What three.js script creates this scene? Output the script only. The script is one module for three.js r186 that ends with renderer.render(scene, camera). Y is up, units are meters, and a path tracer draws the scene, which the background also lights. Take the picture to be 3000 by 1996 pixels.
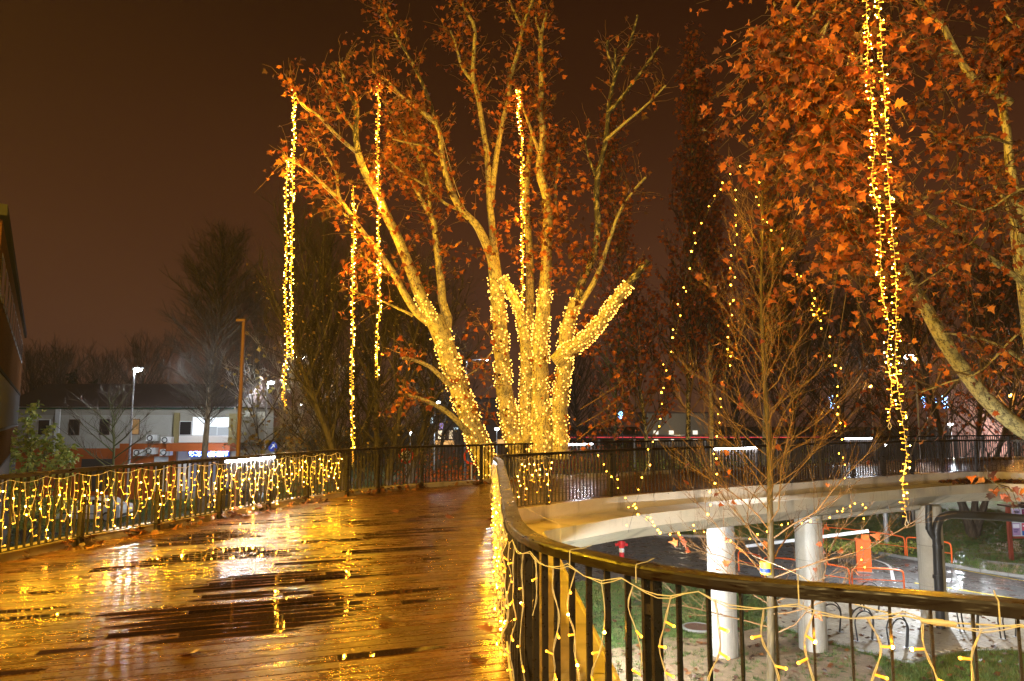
import * as THREE from 'three';
import { mergeGeometries } from 'three/addons/utils/BufferGeometryUtils.js';
import { RectAreaLightUniformsLib } from 'three/addons/lights/RectAreaLightUniformsLib.js';

// ---------------------------------------------------------------- camera, sky, exposure
const EYE = 1.8, TILT = 6.25 * Math.PI / 180, FOCAL = 2100;   // the tripod stands 1.8 m above the deck (y = 0)
const scene = new THREE.Scene();
const camera = new THREE.PerspectiveCamera(2 * Math.atan(998 / FOCAL) * 180 / Math.PI, 1024 / 681, 0.1, 900);
camera.position.set(0, EYE, 0);
camera.rotation.x = TILT;
const renderer = new THREE.WebGLRenderer({ antialias: true });
renderer.setSize(1024, 681);
renderer.toneMapping = THREE.LinearToneMapping;
renderer.toneMappingExposure = 1.5;
renderer.shadowMap.enabled = true;
RectAreaLightUniformsLib.init();

{ // overcast night sky lit from below by the town: brown, darker towards the zenith
  const W = 64, H = 64, data = new Float32Array(W * H * 4);
  const stops = [[-90, .05, .022, .014], [0, .09, .036, .019], [6, .078, .0295, .014], [15, .06, .0195, .008], [24, .034, .0098, .0036], [34, .017, .0042, .0017], [90, .012, .0035, .0015]];
  for (let r = 0; r < H; r++) {
    const e = ((r + .5) / H - .5) * 180;
    let k = 0; while (k < stops.length - 2 && e > stops[k + 1][0]) k++;
    const a = stops[k], b = stops[k + 1], t = Math.min(1, Math.max(0, (e - a[0]) / (b[0] - a[0])));
    for (let c = 0; c < W; c++) for (let j = 0; j < 4; j++) data[(r * W + c) * 4 + j] = j === 3 ? 1 : (a[j + 1] + (b[j + 1] - a[j + 1]) * t) / 1.75 * (1 + .35 * Math.cos((c + .5) * Math.PI / 32 - Math.PI + Math.PI * .22)) * (1 + .1 * Math.sin(c * Math.PI / 32 * 5 + e * .11) * Math.sin(e * .23 + c * Math.PI / 32 * 2));
  }
  const sky = new THREE.DataTexture(data, W, H, THREE.RGBAFormat, THREE.FloatType);
  sky.mapping = THREE.EquirectangularReflectionMapping; sky.magFilter = THREE.LinearFilter; sky.wrapS = THREE.RepeatWrapping; sky.needsUpdate = true;
  scene.background = sky; scene.environment = sky;
}
const AMBER = [1, .5, .02], BULB = [1, .37, .022];            // warm string lights as the camera saw them
const GROUND = -4.6;                    // street level below the deck

// ---------------------------------------------------------------- helpers
const V = (x, y, z) => new THREE.Vector3(x, y, z);
function at(px, py, d) {                // the point seen at that pixel of the 3000 x 1996 photograph, d metres ahead
  const X = (px - 1500) / FOCAL, Y = (998 - py) / FOCAL, t = d / (Math.cos(TILT) - Y * Math.sin(TILT));
  return V(X * t, EYE + (Math.sin(TILT) + Y * Math.cos(TILT)) * t, -d);
}
function on(px, py, y) {                // the point of the level y seen at that pixel
  const X = (px - 1500) / FOCAL, Y = (998 - py) / FOCAL, t = (y - EYE) / (Math.sin(TILT) + Y * Math.cos(TILT));
  return V(X * t, y, -t * (Math.cos(TILT) - Y * Math.sin(TILT)));
}
function rng(seed) { let s = seed | 0; return () => { s = (s + 0x6d2b79f5) | 0; let t = Math.imul(s ^ (s >>> 15), 1 | s); t = (t + Math.imul(t ^ (t >>> 7), 61 | t)) ^ t; return ((t ^ (t >>> 14)) >>> 0) / 4294967296; }; }
const clamp = (x, a, b) => Math.min(b, Math.max(a, x)), lerp = (a, b, t) => a + (b - a) * t, sstep = (a, b, x) => { const t = clamp((x - a) / (b - a), 0, 1); return t * t * (3 - 2 * t); };
const names = new Map();
function numbered(name) { const n = names.get(name) ?? 0; names.set(name, n + 1); return n ? name + '_' + String(n).padStart(3, '0') : name; }
function tag(o, label, category, group, kind) { o.userData.label = label; if (category) o.userData.category = category; if (group) o.userData.group = group; if (kind) o.userData.kind = kind; return o; }
function thing(name, label, category, pos = V(0, 0, 0), turn = 0, group) { const o = new THREE.Group(); o.name = numbered(name); o.position.copy(pos); o.rotation.y = turn; scene.add(o); return tag(o, label, category, group); }
function part(name, geo, mat, parent, kind) { const m = new THREE.Mesh(geo, mat); m.name = parent === scene ? numbered(name) : name; m.castShadow = m.receiveShadow = true; parent.add(m); if (kind) m.userData.kind = kind; return m; }
function struct(name, geo, mat) { const m = part(name, geo, mat, scene); m.userData.kind = 'structure'; return m; }
function instances(name, geo, mat, mats, parent, colors) {
  const m = new THREE.InstancedMesh(geo, mat, Math.max(1, mats.length)); m.name = name; m.castShadow = m.receiveShadow = true;
  mats.forEach((x, i) => { m.setMatrixAt(i, x); if (colors) m.setColorAt(i, colors[i % colors.length]); });
  m.userData.kind = 'stuff'; parent.add(m); return m;
}
function dup(root, pos, turn, label) { const r = root.clone(); r.name = numbered(root.name.replace(/_\d{3}$/, '')); scene.add(r); r.position.copy(pos); r.rotation.y = turn; if (label) r.userData.label = label; return r; }

class MB {                               // collects tubes, boxes and triangles into one geometry
  constructor() { this.p = []; this.u = []; this.i = []; this.n = []; }
  vert(x, y, z, nx, ny, nz, u = 0, v = 0) { this.p.push(x, y, z); this.n.push(nx, ny, nz); this.u.push(u, v); return this.p.length / 3 - 1; }
  tube(pts, radii, sides = 8, cap = true, wob = 0, rnd = Math.random) {
    const n = pts.length, t = V(), a = V(), b = V(), up = V(0, 0, 0), base = this.p.length / 3; let len = 0;
    t.subVectors(pts[1], pts[0]).normalize(); up.set(Math.abs(t.y) > .9 ? 1 : 0, Math.abs(t.y) > .9 ? 0 : 1, 0); a.crossVectors(t, up).normalize();
    for (let k = 0; k < n; k++) {
      const p = pts[k], r = Array.isArray(radii) ? radii[k] : radii;
      t.subVectors(pts[Math.min(n - 1, k + 1)], pts[Math.max(0, k - 1)]).normalize();
      a.addScaledVector(t, -a.dot(t)).normalize(); b.crossVectors(t, a);
      if (k) len += p.distanceTo(pts[k - 1]);
      for (let s = 0; s <= sides; s++) {
        const f = s / sides * Math.PI * 2, c = Math.cos(f), d = Math.sin(f), w = wob ? 1 + wob * Math.sin(s % sides * 2.4 + k * 1.7 + p.x * 9) : 1, nx = a.x * c + b.x * d, ny = a.y * c + b.y * d, nz = a.z * c + b.z * d;
        this.vert(p.x + nx * r * w, p.y + ny * r * w, p.z + nz * r * w, nx, ny, nz, s / sides * Math.max(.12, 6.283 * r), len);
      }
    }
    const q = sides + 1;
    for (let k = 0; k < n - 1; k++) for (let s = 0; s < sides; s++) { const A = base + k * q + s, B = A + q; this.i.push(A, A + 1, B, B, A + 1, B + 1); }
    if (cap) for (const [k, sg] of [[0, -1], [n - 1, 1]]) {
      const p = pts[k]; t.subVectors(pts[Math.min(n - 1, k + 1)], pts[Math.max(0, k - 1)]).normalize().multiplyScalar(sg);
      const c = this.vert(p.x, p.y, p.z, t.x, t.y, t.z), f = [];
      for (let s = 0; s < sides; s++) { const j = (base + k * q + s) * 3; f.push(this.vert(this.p[j], this.p[j + 1], this.p[j + 2], t.x, t.y, t.z)); }
      for (let s = 0; s < sides; s++) { const x = f[s], y = f[(s + 1) % sides]; sg > 0 ? this.i.push(c, x, y) : this.i.push(c, y, x); }
    }
    return this;
  }
  quad(a, b, c, d, uv = [[0, 0], [1, 0], [1, 1], [0, 1]]) {      // counter-clockwise seen from the front
    const n = V().crossVectors(V().subVectors(b, a), V().subVectors(d, a)).normalize(), s = [a, b, c, d].map((p, k) => this.vert(p.x, p.y, p.z, n.x, n.y, n.z, uv[k][0], uv[k][1]));
    this.i.push(s[0], s[1], s[2], s[0], s[2], s[3]); return this;
  }
  box(c, sx, sy, sz, turn = 0, tilt = 0) {                         // centre, sizes, turn about y
    const q = new THREE.Quaternion().setFromEuler(new THREE.Euler(0, turn, tilt, 'YXZ')), P = (x, y, z) => V(x * sx / 2, y * sy / 2, z * sz / 2).applyQuaternion(q).add(c);
    const F = [[[-1, -1, 1], [1, -1, 1], [1, 1, 1], [-1, 1, 1], sx, sy], [[1, -1, -1], [-1, -1, -1], [-1, 1, -1], [1, 1, -1], sx, sy], [[1, -1, 1], [1, -1, -1], [1, 1, -1], [1, 1, 1], sz, sy], [[-1, -1, -1], [-1, -1, 1], [-1, 1, 1], [-1, 1, -1], sz, sy], [[-1, 1, 1], [1, 1, 1], [1, 1, -1], [-1, 1, -1], sx, sz], [[-1, -1, -1], [1, -1, -1], [1, -1, 1], [-1, -1, 1], sx, sz]];
    for (const f of F) this.quad(P(...f[0]), P(...f[1]), P(...f[2]), P(...f[3]), [[0, 0], [f[4], 0], [f[4], f[5]], [0, f[5]]]);
    return this;
  }
  beam(a, b, w, h) {                                               // a bar of section w x h from a to b
    const d = V().subVectors(b, a), L = d.length(), z = d.normalize(), x = V().crossVectors(Math.abs(z.y) > .98 ? V(1, 0, 0) : V(0, 1, 0), z).normalize(), y = V().crossVectors(z, x);
    const P = (o, i, j) => o.clone().addScaledVector(x, i * w / 2).addScaledVector(y, j * h / 2);
    const R = [[1, -1], [1, 1], [-1, 1], [-1, -1]];
    for (let k = 0; k < 4; k++) { const [i, j] = R[k], [m, n] = R[(k + 1) % 4]; this.quad(P(a, i, j), P(a, m, n), P(b, m, n), P(b, i, j), [[0, 0], [k % 2 ? w : h, 0], [k % 2 ? w : h, L], [0, L]]); }
    this.quad(P(b, -1, -1), P(b, 1, -1), P(b, 1, 1), P(b, -1, 1)); this.quad(P(a, 1, -1), P(a, -1, -1), P(a, -1, 1), P(a, 1, 1)); return this;
  }
  geo() { const g = new THREE.BufferGeometry(); g.setAttribute('position', new THREE.Float32BufferAttribute(this.p, 3)); g.setAttribute('normal', new THREE.Float32BufferAttribute(this.n, 3)); g.setAttribute('uv', new THREE.Float32BufferAttribute(this.u, 2)); g.setIndex(this.i); return g; }
  build(name, mat, parent, kind) { return part(name, this.geo(), mat, parent, kind); }
}
// value noise that tiles
function noiseField(seed, n) { const r = rng(seed), a = new Float32Array(n * n).map(() => r()); return (x, y) => { const X = Math.floor(x), Y = Math.floor(y), fx = x - X, fy = y - Y, s = fx * fx * (3 - 2 * fx), t = fy * fy * (3 - 2 * fy), m = (i, j) => a[((j % n) + n) % n * n + ((i % n) + n) % n]; return lerp(lerp(m(X, Y), m(X + 1, Y), s), lerp(m(X, Y + 1), m(X + 1, Y + 1), s), t); }; }
const N8 = noiseField(1, 8), N16 = noiseField(2, 16), N32 = noiseField(3, 32), N64 = noiseField(4, 64), N128 = noiseField(5, 128);
function fbm(u, v, su = 1, sv = 1) { return N8(u * 8 * su, v * 8 * sv) * .45 + N16(u * 16 * su, v * 16 * sv) * .25 + N32(u * 32 * su, v * 32 * sv) * .17 + N64(u * 64 * su, v * 64 * sv) * .13; }
function tex(size, f, color = true, rep = [1, 1]) {               // f(u, v) -> [r, g, b] (0..1 sRGB for colours) or a number
  const [w, h] = Array.isArray(size) ? size : [size, size], d = new Uint8Array(w * h * 4);
  for (let y = 0; y < h; y++) for (let x = 0; x < w; x++) { const c = f((x + .5) / w, (y + .5) / h), o = (y * w + x) * 4; for (let k = 0; k < 3; k++) d[o + k] = clamp((Array.isArray(c) ? c[k] : c) * 255, 0, 255); d[o + 3] = 255; }
  const t = new THREE.DataTexture(d, w, h); t.wrapS = t.wrapT = THREE.RepeatWrapping; t.magFilter = THREE.LinearFilter; t.colorSpace = color ? THREE.SRGBColorSpace : THREE.NoColorSpace; t.repeat.set(...rep); t.needsUpdate = true; return t;
}
const srgb = (x) => x <= .0031308 ? x * 12.92 : 1.055 * Math.pow(x, 1 / 2.4) - .055;
const mixc = (a, b, t) => [lerp(a[0], b[0], t), lerp(a[1], b[1], t), lerp(a[2], b[2], t)];
const S = (c) => c.map(srgb);                                      // linear albedo -> sRGB for a texture
const std = (c, rough = .8, more = {}) => new THREE.MeshStandardMaterial({ color: new THREE.Color().setRGB(...c), roughness: rough, ...more });
const glow = (c, k) => new THREE.MeshStandardMaterial({ color: 0x111111, roughness: .5, emissive: new THREE.Color().setRGB(...c), emissiveIntensity: k });
function pointLight(p, c, k, r = 1.5) { const l = new THREE.PointLight(new THREE.Color().setRGB(...c), k, 0, 2); l.name = 'lamp'; l.position.copy(p); l.castShadow = true; l.shadow.radius = r; scene.add(l); return l; }
function curveOf(pts) { return new THREE.CatmullRomCurve3(pts, false, 'centripetal'); }
// ---------------------------------------------------------------- materials
const M = {};
{
  const grain = tex(512, (u, v) => { const g = N128(u * 24, v * 128) * .5 + N64(u * 16, v * 256 % 64) * .25 + fbm(u, v, 1, 4) * .25, rib = Math.pow(Math.abs(Math.sin(v * Math.PI * 7)), .35); return g * .55 + rib * .45; }, false);
  const woodc = tex(512, (u, v) => { const k = fbm(u, v, 1, 6), f = N128(u * 20, v * 128); return S(mixc([.034, .0135, .0035], [.125, .052, .012], clamp(k * .9 + f * .3 - .12, 0, 1))); });
  const woodr = tex(512, (u, v) => clamp(.17 + .15 * sstep(.3, .75, fbm(u, v, 1, 3)) + .1 * N128(u * 64, v * 128), 0, 1), false);
  M.wood = std([1, 1, 1], 1, { map: woodc, roughnessMap: woodr, bumpMap: grain, bumpScale: .0007 });
  M.woods = [[.68, .66, .62], [.85, .84, .8], [1, 1, 1], [1.22, 1.18, 1.1]].map((c, k) => std(c, [1.25, 1, .85, 1.1][k], { map: woodc, roughnessMap: woodr, bumpMap: grain, bumpScale: .00045 }));
  M.puddle = std([.02, .009, .005], .03);
  M.under = std([.02, .014, .01], .9);
  const concr = tex([1024, 512], (u, v) => { const k = fbm(u, v), s = fbm(u, v * .12, 3, 1) * .6 + N16(u * 16, v * 1.5) * .4, f = N128(u * 128, v * 128); let c = mixc([.5, .43, .33], [.64, .57, .46], k * .8 + f * .25); c = mixc(c, [.1, .075, .05], .6 * sstep(.52, .8, s) * (.2 + .8 * N16(u * 16, v * 9))); return S(c); });
  const concb = tex(256, (u, v) => fbm(u, v) * .6 + N128(u * 128, v * 128) * .4, false);
  M.concrete = std([1, 1, 1], .55, { map: concr, bumpMap: concb, bumpScale: .002 });
  M.concreteWet = std([.62, .58, .52], .3, { map: concr, bumpMap: concb, bumpScale: .003 });
  const colc = tex(512, (u, v) => { const k = fbm(u, v), f = N128(u * 128, v * 128); let c = mixc([.4, .39, .36], [.58, .56, .52], k * .8 + f * .25); c = mixc(c, [.2, .17, .13], .6 * sstep(.55, .72, fbm(u, v * .15, 4, 1)) * (.3 + .7 * N32(u * 32, v * 8))); const b = v * 3 % 1; if (b < .008) c = mixc(c, [.16, .15, .13], .7); return S(c); });
  M.column = std([1, 1, 1], .75, { map: colc, bumpMap: concb, bumpScale: .001 });
  const steel = tex(256, (u, v) => { const k = fbm(u, v, 2, 2), d = N128(u * 128, v * 128); return S(mixc([.022, .018, .016], [.055, .043, .035], k * .7 + (d > .86 ? .5 : 0))); });
  const steelr = tex(256, (u, v) => clamp(.16 + .5 * fbm(u, v, 2, 2) - (N128(u * 128, v * 128) > .8 ? .2 : 0), .05, 1), false);
  M.steel = std([.62, .6, .62], 1, { map: steel, roughnessMap: steelr, bumpMap: concb, bumpScale: .0006 });
  M.handrail = std([.2, .085, .05], 1, { map: steel, roughnessMap: steelr, bumpMap: tex(256, (u, v) => { const d = N64(u * 64, v * 64); return sstep(.55, .8, d) * .8 + .2 * fbm(u, v); }, false, [2, 2]), bumpScale: .0012 });
  M.grass = std([1, 1, 1], .8, { map: tex(1024, (u, v) => { const k = fbm(u, v, 2, 2), f = N128(u * 256, v * 256), d = fbm(u + .3, v + .7, 1, 1); let c = mixc([.035, .06, .012], [.12, .18, .04], k * .7 + f * .4 - .1); c = mixc(c, [.14, .1, .062], sstep(.56, .7, d) * .8); return S(c); }), bumpMap: tex(512, (u, v) => N128(u * 128, v * 128), false, [3, 3]), bumpScale: .02 });
  M.dirt = std([1, .86, .68], .85, { map: tex(512, (u, v) => { const k = fbm(u, v, 2, 2), f = N128(u * 128, v * 128); let c = mixc([.13, .1, .07], [.34, .27, .19], k * .8 + f * .3 - .05); c = mixc(c, [.05, .09, .02], sstep(.58, .7, fbm(u + .4, v + .1, 1.5, 1.5)) * .9); return S(c); }), bumpMap: concb, bumpScale: .02 });
  M.asphalt = std([1, 1, 1], 1, { map: tex(512, (u, v) => { const k = fbm(u, v), f = N128(u * 128, v * 128); return S(mixc([.055, .055, .056], [.12, .118, .114], k * .6 + f * .5)); }), roughnessMap: tex(512, (u, v) => .22 + .5 * sstep(.35, .65, fbm(u, v)), false), bumpMap: concb, bumpScale: .004 });
  const pav = (a, b) => ({ map: tex(128, (u, v) => S(mixc(a, b, fbm(u, v) * .7 + N128(u * 64, v * 64) * .35))), bumpMap: concb, bumpScale: .002 });
  M.paver = [std([1, .96, .88], .6, pav([.3, .26, .2], [.46, .41, .33])), std([.86, .83, .78], .55, pav([.3, .26, .2], [.46, .41, .33])), std([1.1, 1.05, .96], .65, pav([.28, .25, .2], [.44, .4, .33]))];
  M.paverGrey = std([.6, .61, .62], .35, pav([.24, .23, .21], [.4, .39, .36]));
  M.kerb = std([.24, .235, .225], .5, { bumpMap: concb, bumpScale: .002 });
  M.yellowPaint = std([.7, .52, .04], .5); M.whitePaint = std([.75, .75, .74], .5);
  // plane-tree bark: cream with grey-olive plates and dark flecks
  const plane = (dark) => tex(512, (u, v) => { const k = fbm(u, v, 1, .7), p = N32(u * 32, v * 16), f = N64(u * 64, v * 40), fl = N128(u * 128, v * 64); let c = mixc([.42, .36, .17], [.6, .52, .25], k); c = mixc(c, [.2, .165, .09], sstep(.53, .6, k * .5 + p * .5) * .8); if (dark) c = mixc(c, [.05, .045, .035], sstep(.4, .48, fbm(u, v, 2, .9))); c = mixc(c, [.06, .045, .03], sstep(.76, .84, f) * .85 + sstep(.88, .93, fl) * .5); return S(c); });
  const barkb = tex(256, (u, v) => fbm(u, v, 2, 1), false);
  M.planeBark = std([1, 1, 1], .7, { map: plane(false), bumpMap: barkb, bumpScale: .008 });
  M.planeDark = std([1, 1, 1], .75, { map: plane(true), bumpMap: barkb, bumpScale: .008 });
  const rough = tex([128, 512], (u, v) => { const k = fbm(u, v, 3, 1), c = N32(u * 32, v * 6); return S(mixc([.022, .017, .012], [.13, .1, .07], clamp(k * .6 + c * .55 - .1, 0, 1))); });
  M.bark = std([1, 1, 1], .85, { map: rough, bumpMap: tex([128, 256], (u, v) => N32(u * 32, v * 6), false), bumpScale: .02 });
  M.barkPale = std([1.9, 1.85, 1.7], .8, { map: rough, bumpMap: barkb, bumpScale: .01 });
  M.barkGreen = std([1.3, 2.0, .9], .8, { map: rough, bumpMap: barkb, bumpScale: .01 });
  M.barkOlive = std([1.0, .9, .5], .7, { map: rough, bumpMap: barkb, bumpScale: .01 });
  M.twig = std([.085, .055, .032], .6); M.twigDark = std([.03, .022, .016], .8); M.twigWarm = std([.2, .11, .045], .5); M.twigPale = std([.3, .28, .25], .6);
  const leafy = (c, t = .3) => new THREE.MeshPhysicalMaterial({ color: new THREE.Color().setRGB(...c), roughness: .75, transmission: t, thickness: 0, side: THREE.DoubleSide });
  M.leafOrange = leafy([1, 1, 1], .35);
  M.leafYellow = leafy([.3, .2, .05]); M.leafGreen = leafy([.2, .27, .03]); M.leafEvergreen = std([.012, .017, .01], .9);
  M.litter = std([1, 1, 1], .45, { side: THREE.DoubleSide });
  const dull = { specularIntensity: 0 }; const dullM = (c, more = {}) => new THREE.MeshPhysicalMaterial({ color: new THREE.Color().setRGB(...c), roughness: 1, ...dull, ...more }); M.wallPanel = dullM([.07, .068, .068]); M.wallRib = dullM([.16, .16, .165]); M.wallTrim = dullM([.02, .02, .021]); M.brick = dullM([.32, .29, .26], { map: tex(512, (u, v) => { const row = Math.floor(v * 32), x = (u * 10 + (row % 2) * .5) % 1, y = v * 32 % 1, m = x < .05 || y < .14; return S(m ? [.15, .12, .09] : mixc([.13, .05, .025], [.23, .095, .04], (N32(Math.floor(u * 10 + (row % 2) * .5) * 3.3, row * 1.7) + N128(u * 128, v * 128) * .4) * .7)); }, true, [.45, .42]), bumpMap: concb, bumpScale: .004 });
  M.sheet = std([.17, .175, .18], .45, { metalness: .3 }); M.sheetLight = std([.42, .43, .44], .45); M.darkTrim = std([.03, .03, .032], .5);
  const plaster = tex(256, (u, v) => S(mixc([.33, .31, .27], [.43, .41, .36], fbm(u, v) * .8 + N128(u * 128, v * 128) * .25)), true, [.2, .2]);
  M.render = std([1, 1, 1], .85, { map: plaster }); M.renderGrey = std([.75, .73, .68], .85, { map: plaster }); M.orange = std([.95, .2, .02], .7, { map: plaster }); M.yellowBrick = std([.62, .52, .24], .8, { map: plaster });
  M.roof = std([.05, .028, .024], .8); M.glass = std([.02, .021, .024], .06, { metalness: 0 }); M.frame = std([.62, .62, .62], .5); M.frameBrown = std([.06, .03, .018], .5);
  M.green = std([.03, .12, .07], .6);
  M.carWhite = new THREE.MeshPhysicalMaterial({ color: new THREE.Color().setRGB(.7, .71, .72), roughness: .35, clearcoat: 1, clearcoatRoughness: .05 });
  M.carDark = new THREE.MeshPhysicalMaterial({ color: new THREE.Color().setRGB(.04, .045, .05), roughness: .3, clearcoat: 1, clearcoatRoughness: .05 });
  M.rubber = std([.015, .015, .016], .8); M.alu = std([.5, .5, .51], .35, { metalness: .9 }); M.galv = std([.42, .43, .45], .5, { metalness: .5 });
  M.rust = std([.13, .06, .035], .7, { bumpMap: concb, bumpScale: .002 });
  M.orangePaint = std([.85, .14, .02], .35); M.orangeBox = std([.7, .1, .012], .5); M.redPaint = std([.6, .02, .025], .35); M.white = std([.78, .78, .77], .5);
  M.pipe = std([.035, .036, .04], .4); M.lacquer = std([.28, .055, .03], .4);
  M.cable = std([.55, .5, .42], .5); M.cableDark = std([.05, .05, .04], .6);
  M.bulbBody = new THREE.MeshPhysicalMaterial({ color: new THREE.Color().setRGB(.9, .55, .12), roughness: .25, emissive: new THREE.Color().setRGB(1, .36, .015), emissiveIntensity: .55 });
  M.bulbDim = glow(BULB, 8); M.bulbBright = glow(BULB, 330); M.bulb = glow(BULB, 8); M.bulbWrap = glow([1, .43, .06], 6); M.bulbSparse = glow(BULB, 26);
  M.led = glow([.82, .9, 1], 26); M.ledDim = glow([.82, .9, 1], 5); M.lampWhite = glow([.86, .95, 1], 40); M.lampSmall = glow([.86, .95, 1], 25);
}

// ---------------------------------------------------------------- the deck and its edges
// outer rail line (left and far side), read at the feet of the posts; inner rail line round the light well
const outerPts = [V(-8.1, 0, 5), V(-7.6, 0, -1), V(-7.15, 0, -5.4), ...[[0, 1650], [235, 1597], [458, 1556], [640, 1521], [786, 1492], [900, 1472], [1015, 1454], [1107, 1442], [1235, 1430], [1410, 1418], [1600, 1404], [1735, 1399], [2050, 1383], [2480, 1363], [2700, 1354]].map(([x, y]) => on(x, y, 0)), V(24, 0, -33), V(30, 0, -34)];
const innerPts = [V(7.5, 0, -.3), V(4.6, 0, -1.2), V(3.1, 0, -2.0), ...[[3000, 1764], [2583, 1727], [2150, 1691], [1876, 1651], [1727, 1619], [1611, 1589], [1548, 1561], [1513, 1530], [1494, 1480], [1478, 1405], [1466, 1352], [1462, 1334]].map(([x, y]) => on(x, y, 1.1).setY(0)), V(.05, 0, -14.55), ...[[1607, 1481], [1790, 1458], [2000, 1440], [2217, 1425], [2450, 1406], [2600, 1396], [2760, 1387], [2880, 1384], [3000, 1387]].map(([x, y]) => on(x, y, 0)), V(18.6, 0, -21), V(19.3, 0, -16), V(17.5, 0, -8), V(13, 0, -2)];
const outerC = curveOf(outerPts), innerC = curveOf(innerPts);
const sampleC = (c, step, a = 0, b = 1) => { const L = c.getLength() * (b - a), n = Math.max(2, Math.round(L / step)), out = []; for (let k = 0; k <= n; k++) out.push(c.getPointAt(a + (b - a) * k / n)); return out; };
outerC.arcLengthDivisions = innerC.arcLengthDivisions = 1200;
const outerL = outerC.getLength(), innerL = innerC.getLength();
function uNear(c, test) { let best = 0, bd = 1e9; for (let k = 0; k <= 1500; k++) { const d = test(c.getPointAt(k / 1500)); if (d < bd) { bd = d; best = k / 1500; } } return best; }
const uOf = (c, p) => uNear(c, (q) => Math.hypot(q.x - p.x, q.z - p.z));
const outerPoly = [...sampleC(outerC, .5), V(30, 0, 5)], innerPoly = [...sampleC(innerC, .3), V(10, 0, -.6)];

{ // slab under the boards
  const sh = new THREE.Shape(outerPoly.map((p) => new THREE.Vector2(p.x, -p.z))); sh.holes.push(new THREE.Path(innerPoly.map((p) => new THREE.Vector2(p.x, -p.z))));
  const g = new THREE.ExtrudeGeometry(sh, { depth: .78, bevelEnabled: false }); g.rotateX(-Math.PI / 2); g.translate(0, -.85, 0);
  struct('deck_slab', g, M.concrete);
}
function sweep(pts, prof, closedEnds = true, side = 1) {           // prof: [offset towards the light well, y] top to bottom, swept along pts
  const b = new MB(), rows = []; let len = 0;
  pts.forEach((p, k) => {
    const t = V().subVectors(pts[Math.min(pts.length - 1, k + 1)], pts[Math.max(0, k - 1)]).setY(0).normalize(), n = V(-t.z, 0, t.x).multiplyScalar(side);
    if (k) len += p.distanceTo(pts[k - 1]);
    rows.push(prof.map(([o, y]) => ({ p: V(p.x + n.x * o, y, p.z + n.z * o), len })));
  });
  let run = 0;
  for (let j = 0; j < prof.length - 1; j++) {
    const w = Math.hypot(prof[j + 1][0] - prof[j][0], prof[j + 1][1] - prof[j][1]);
    for (let k = 0; k < rows.length - 1; k++) { const a = rows[k][j], c = rows[k + 1][j], d = rows[k + 1][j + 1], e = rows[k][j + 1], q = [[a.len / 5.7, run * .6], [c.len / 5.7, run * .6], [d.len / 5.7, (run + w) * .6], [e.len / 5.7, (run + w) * .6]]; side > 0 ? b.quad(a.p, e.p, d.p, c.p, [q[0], q[3], q[2], q[1]]) : b.quad(a.p, c.p, d.p, e.p, q); }
    run += w;
  }
  if (closedEnds) for (const [k, s] of [[0, 1], [rows.length - 1, -1]]) { const r = rows[k].map((x) => x.p); for (let j = 1; j < r.length - 1; j++) { const tri = s * side > 0 ? [r[0], r[j], r[j + 1]] : [r[0], r[j + 1], r[j]], n = V().crossVectors(V().subVectors(tri[1], tri[0]), V().subVectors(tri[2], tri[0])).normalize(); b.i.push(...tri.map((p) => b.vert(p.x, p.y, p.z, n.x, n.y, n.z, p.x / 3, p.y / 3))); } }
  return b;
}
{ // concrete edge beam of the light well, in cast lengths with open joints; it steps out to a gutter ledge
  const edge = thing('edge_beam', null, null); delete edge.userData.label; delete edge.userData.category; edge.userData.kind = 'structure';
  const prof = [[-.03, .012], [.055, .012], [.06, -.3], [.86, -.315], [.87, -.3], [.9, -.3], [.9, -.58], [.25, -.93], [-.3, -.93]];
  let u = uOf(innerC, V(2.6, 0, -2.3)); const end = uOf(innerC, V(19, 0, -17));
  while (u < end) { const v = Math.min(end, u + 2.6 / innerL); sweep(sampleC(innerC, .22, u, v - .014 / innerL), prof, false, 1).build('concrete_segment', M.concrete, edge); u = v; }
}
{ // low kerb that carries the outer rail
  const kerb = thing('deck_kerb', null, null); delete kerb.userData.label; delete kerb.userData.category; kerb.userData.kind = 'structure';
  let u = uOf(outerC, V(-7.2, 0, -5)); const end = .985;
  while (u < end) { const v = Math.min(end, u + 2.4 / outerL); sweep(sampleC(outerC, .3, u, v - .006 / outerL), [[-.31, -.7], [-.3, .105], [-.04, .105], [-.03, .095], [-.03, -.05]], true, 1).build('kerb_stone', M.concreteWet, kerb); u = v; }
}
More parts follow.
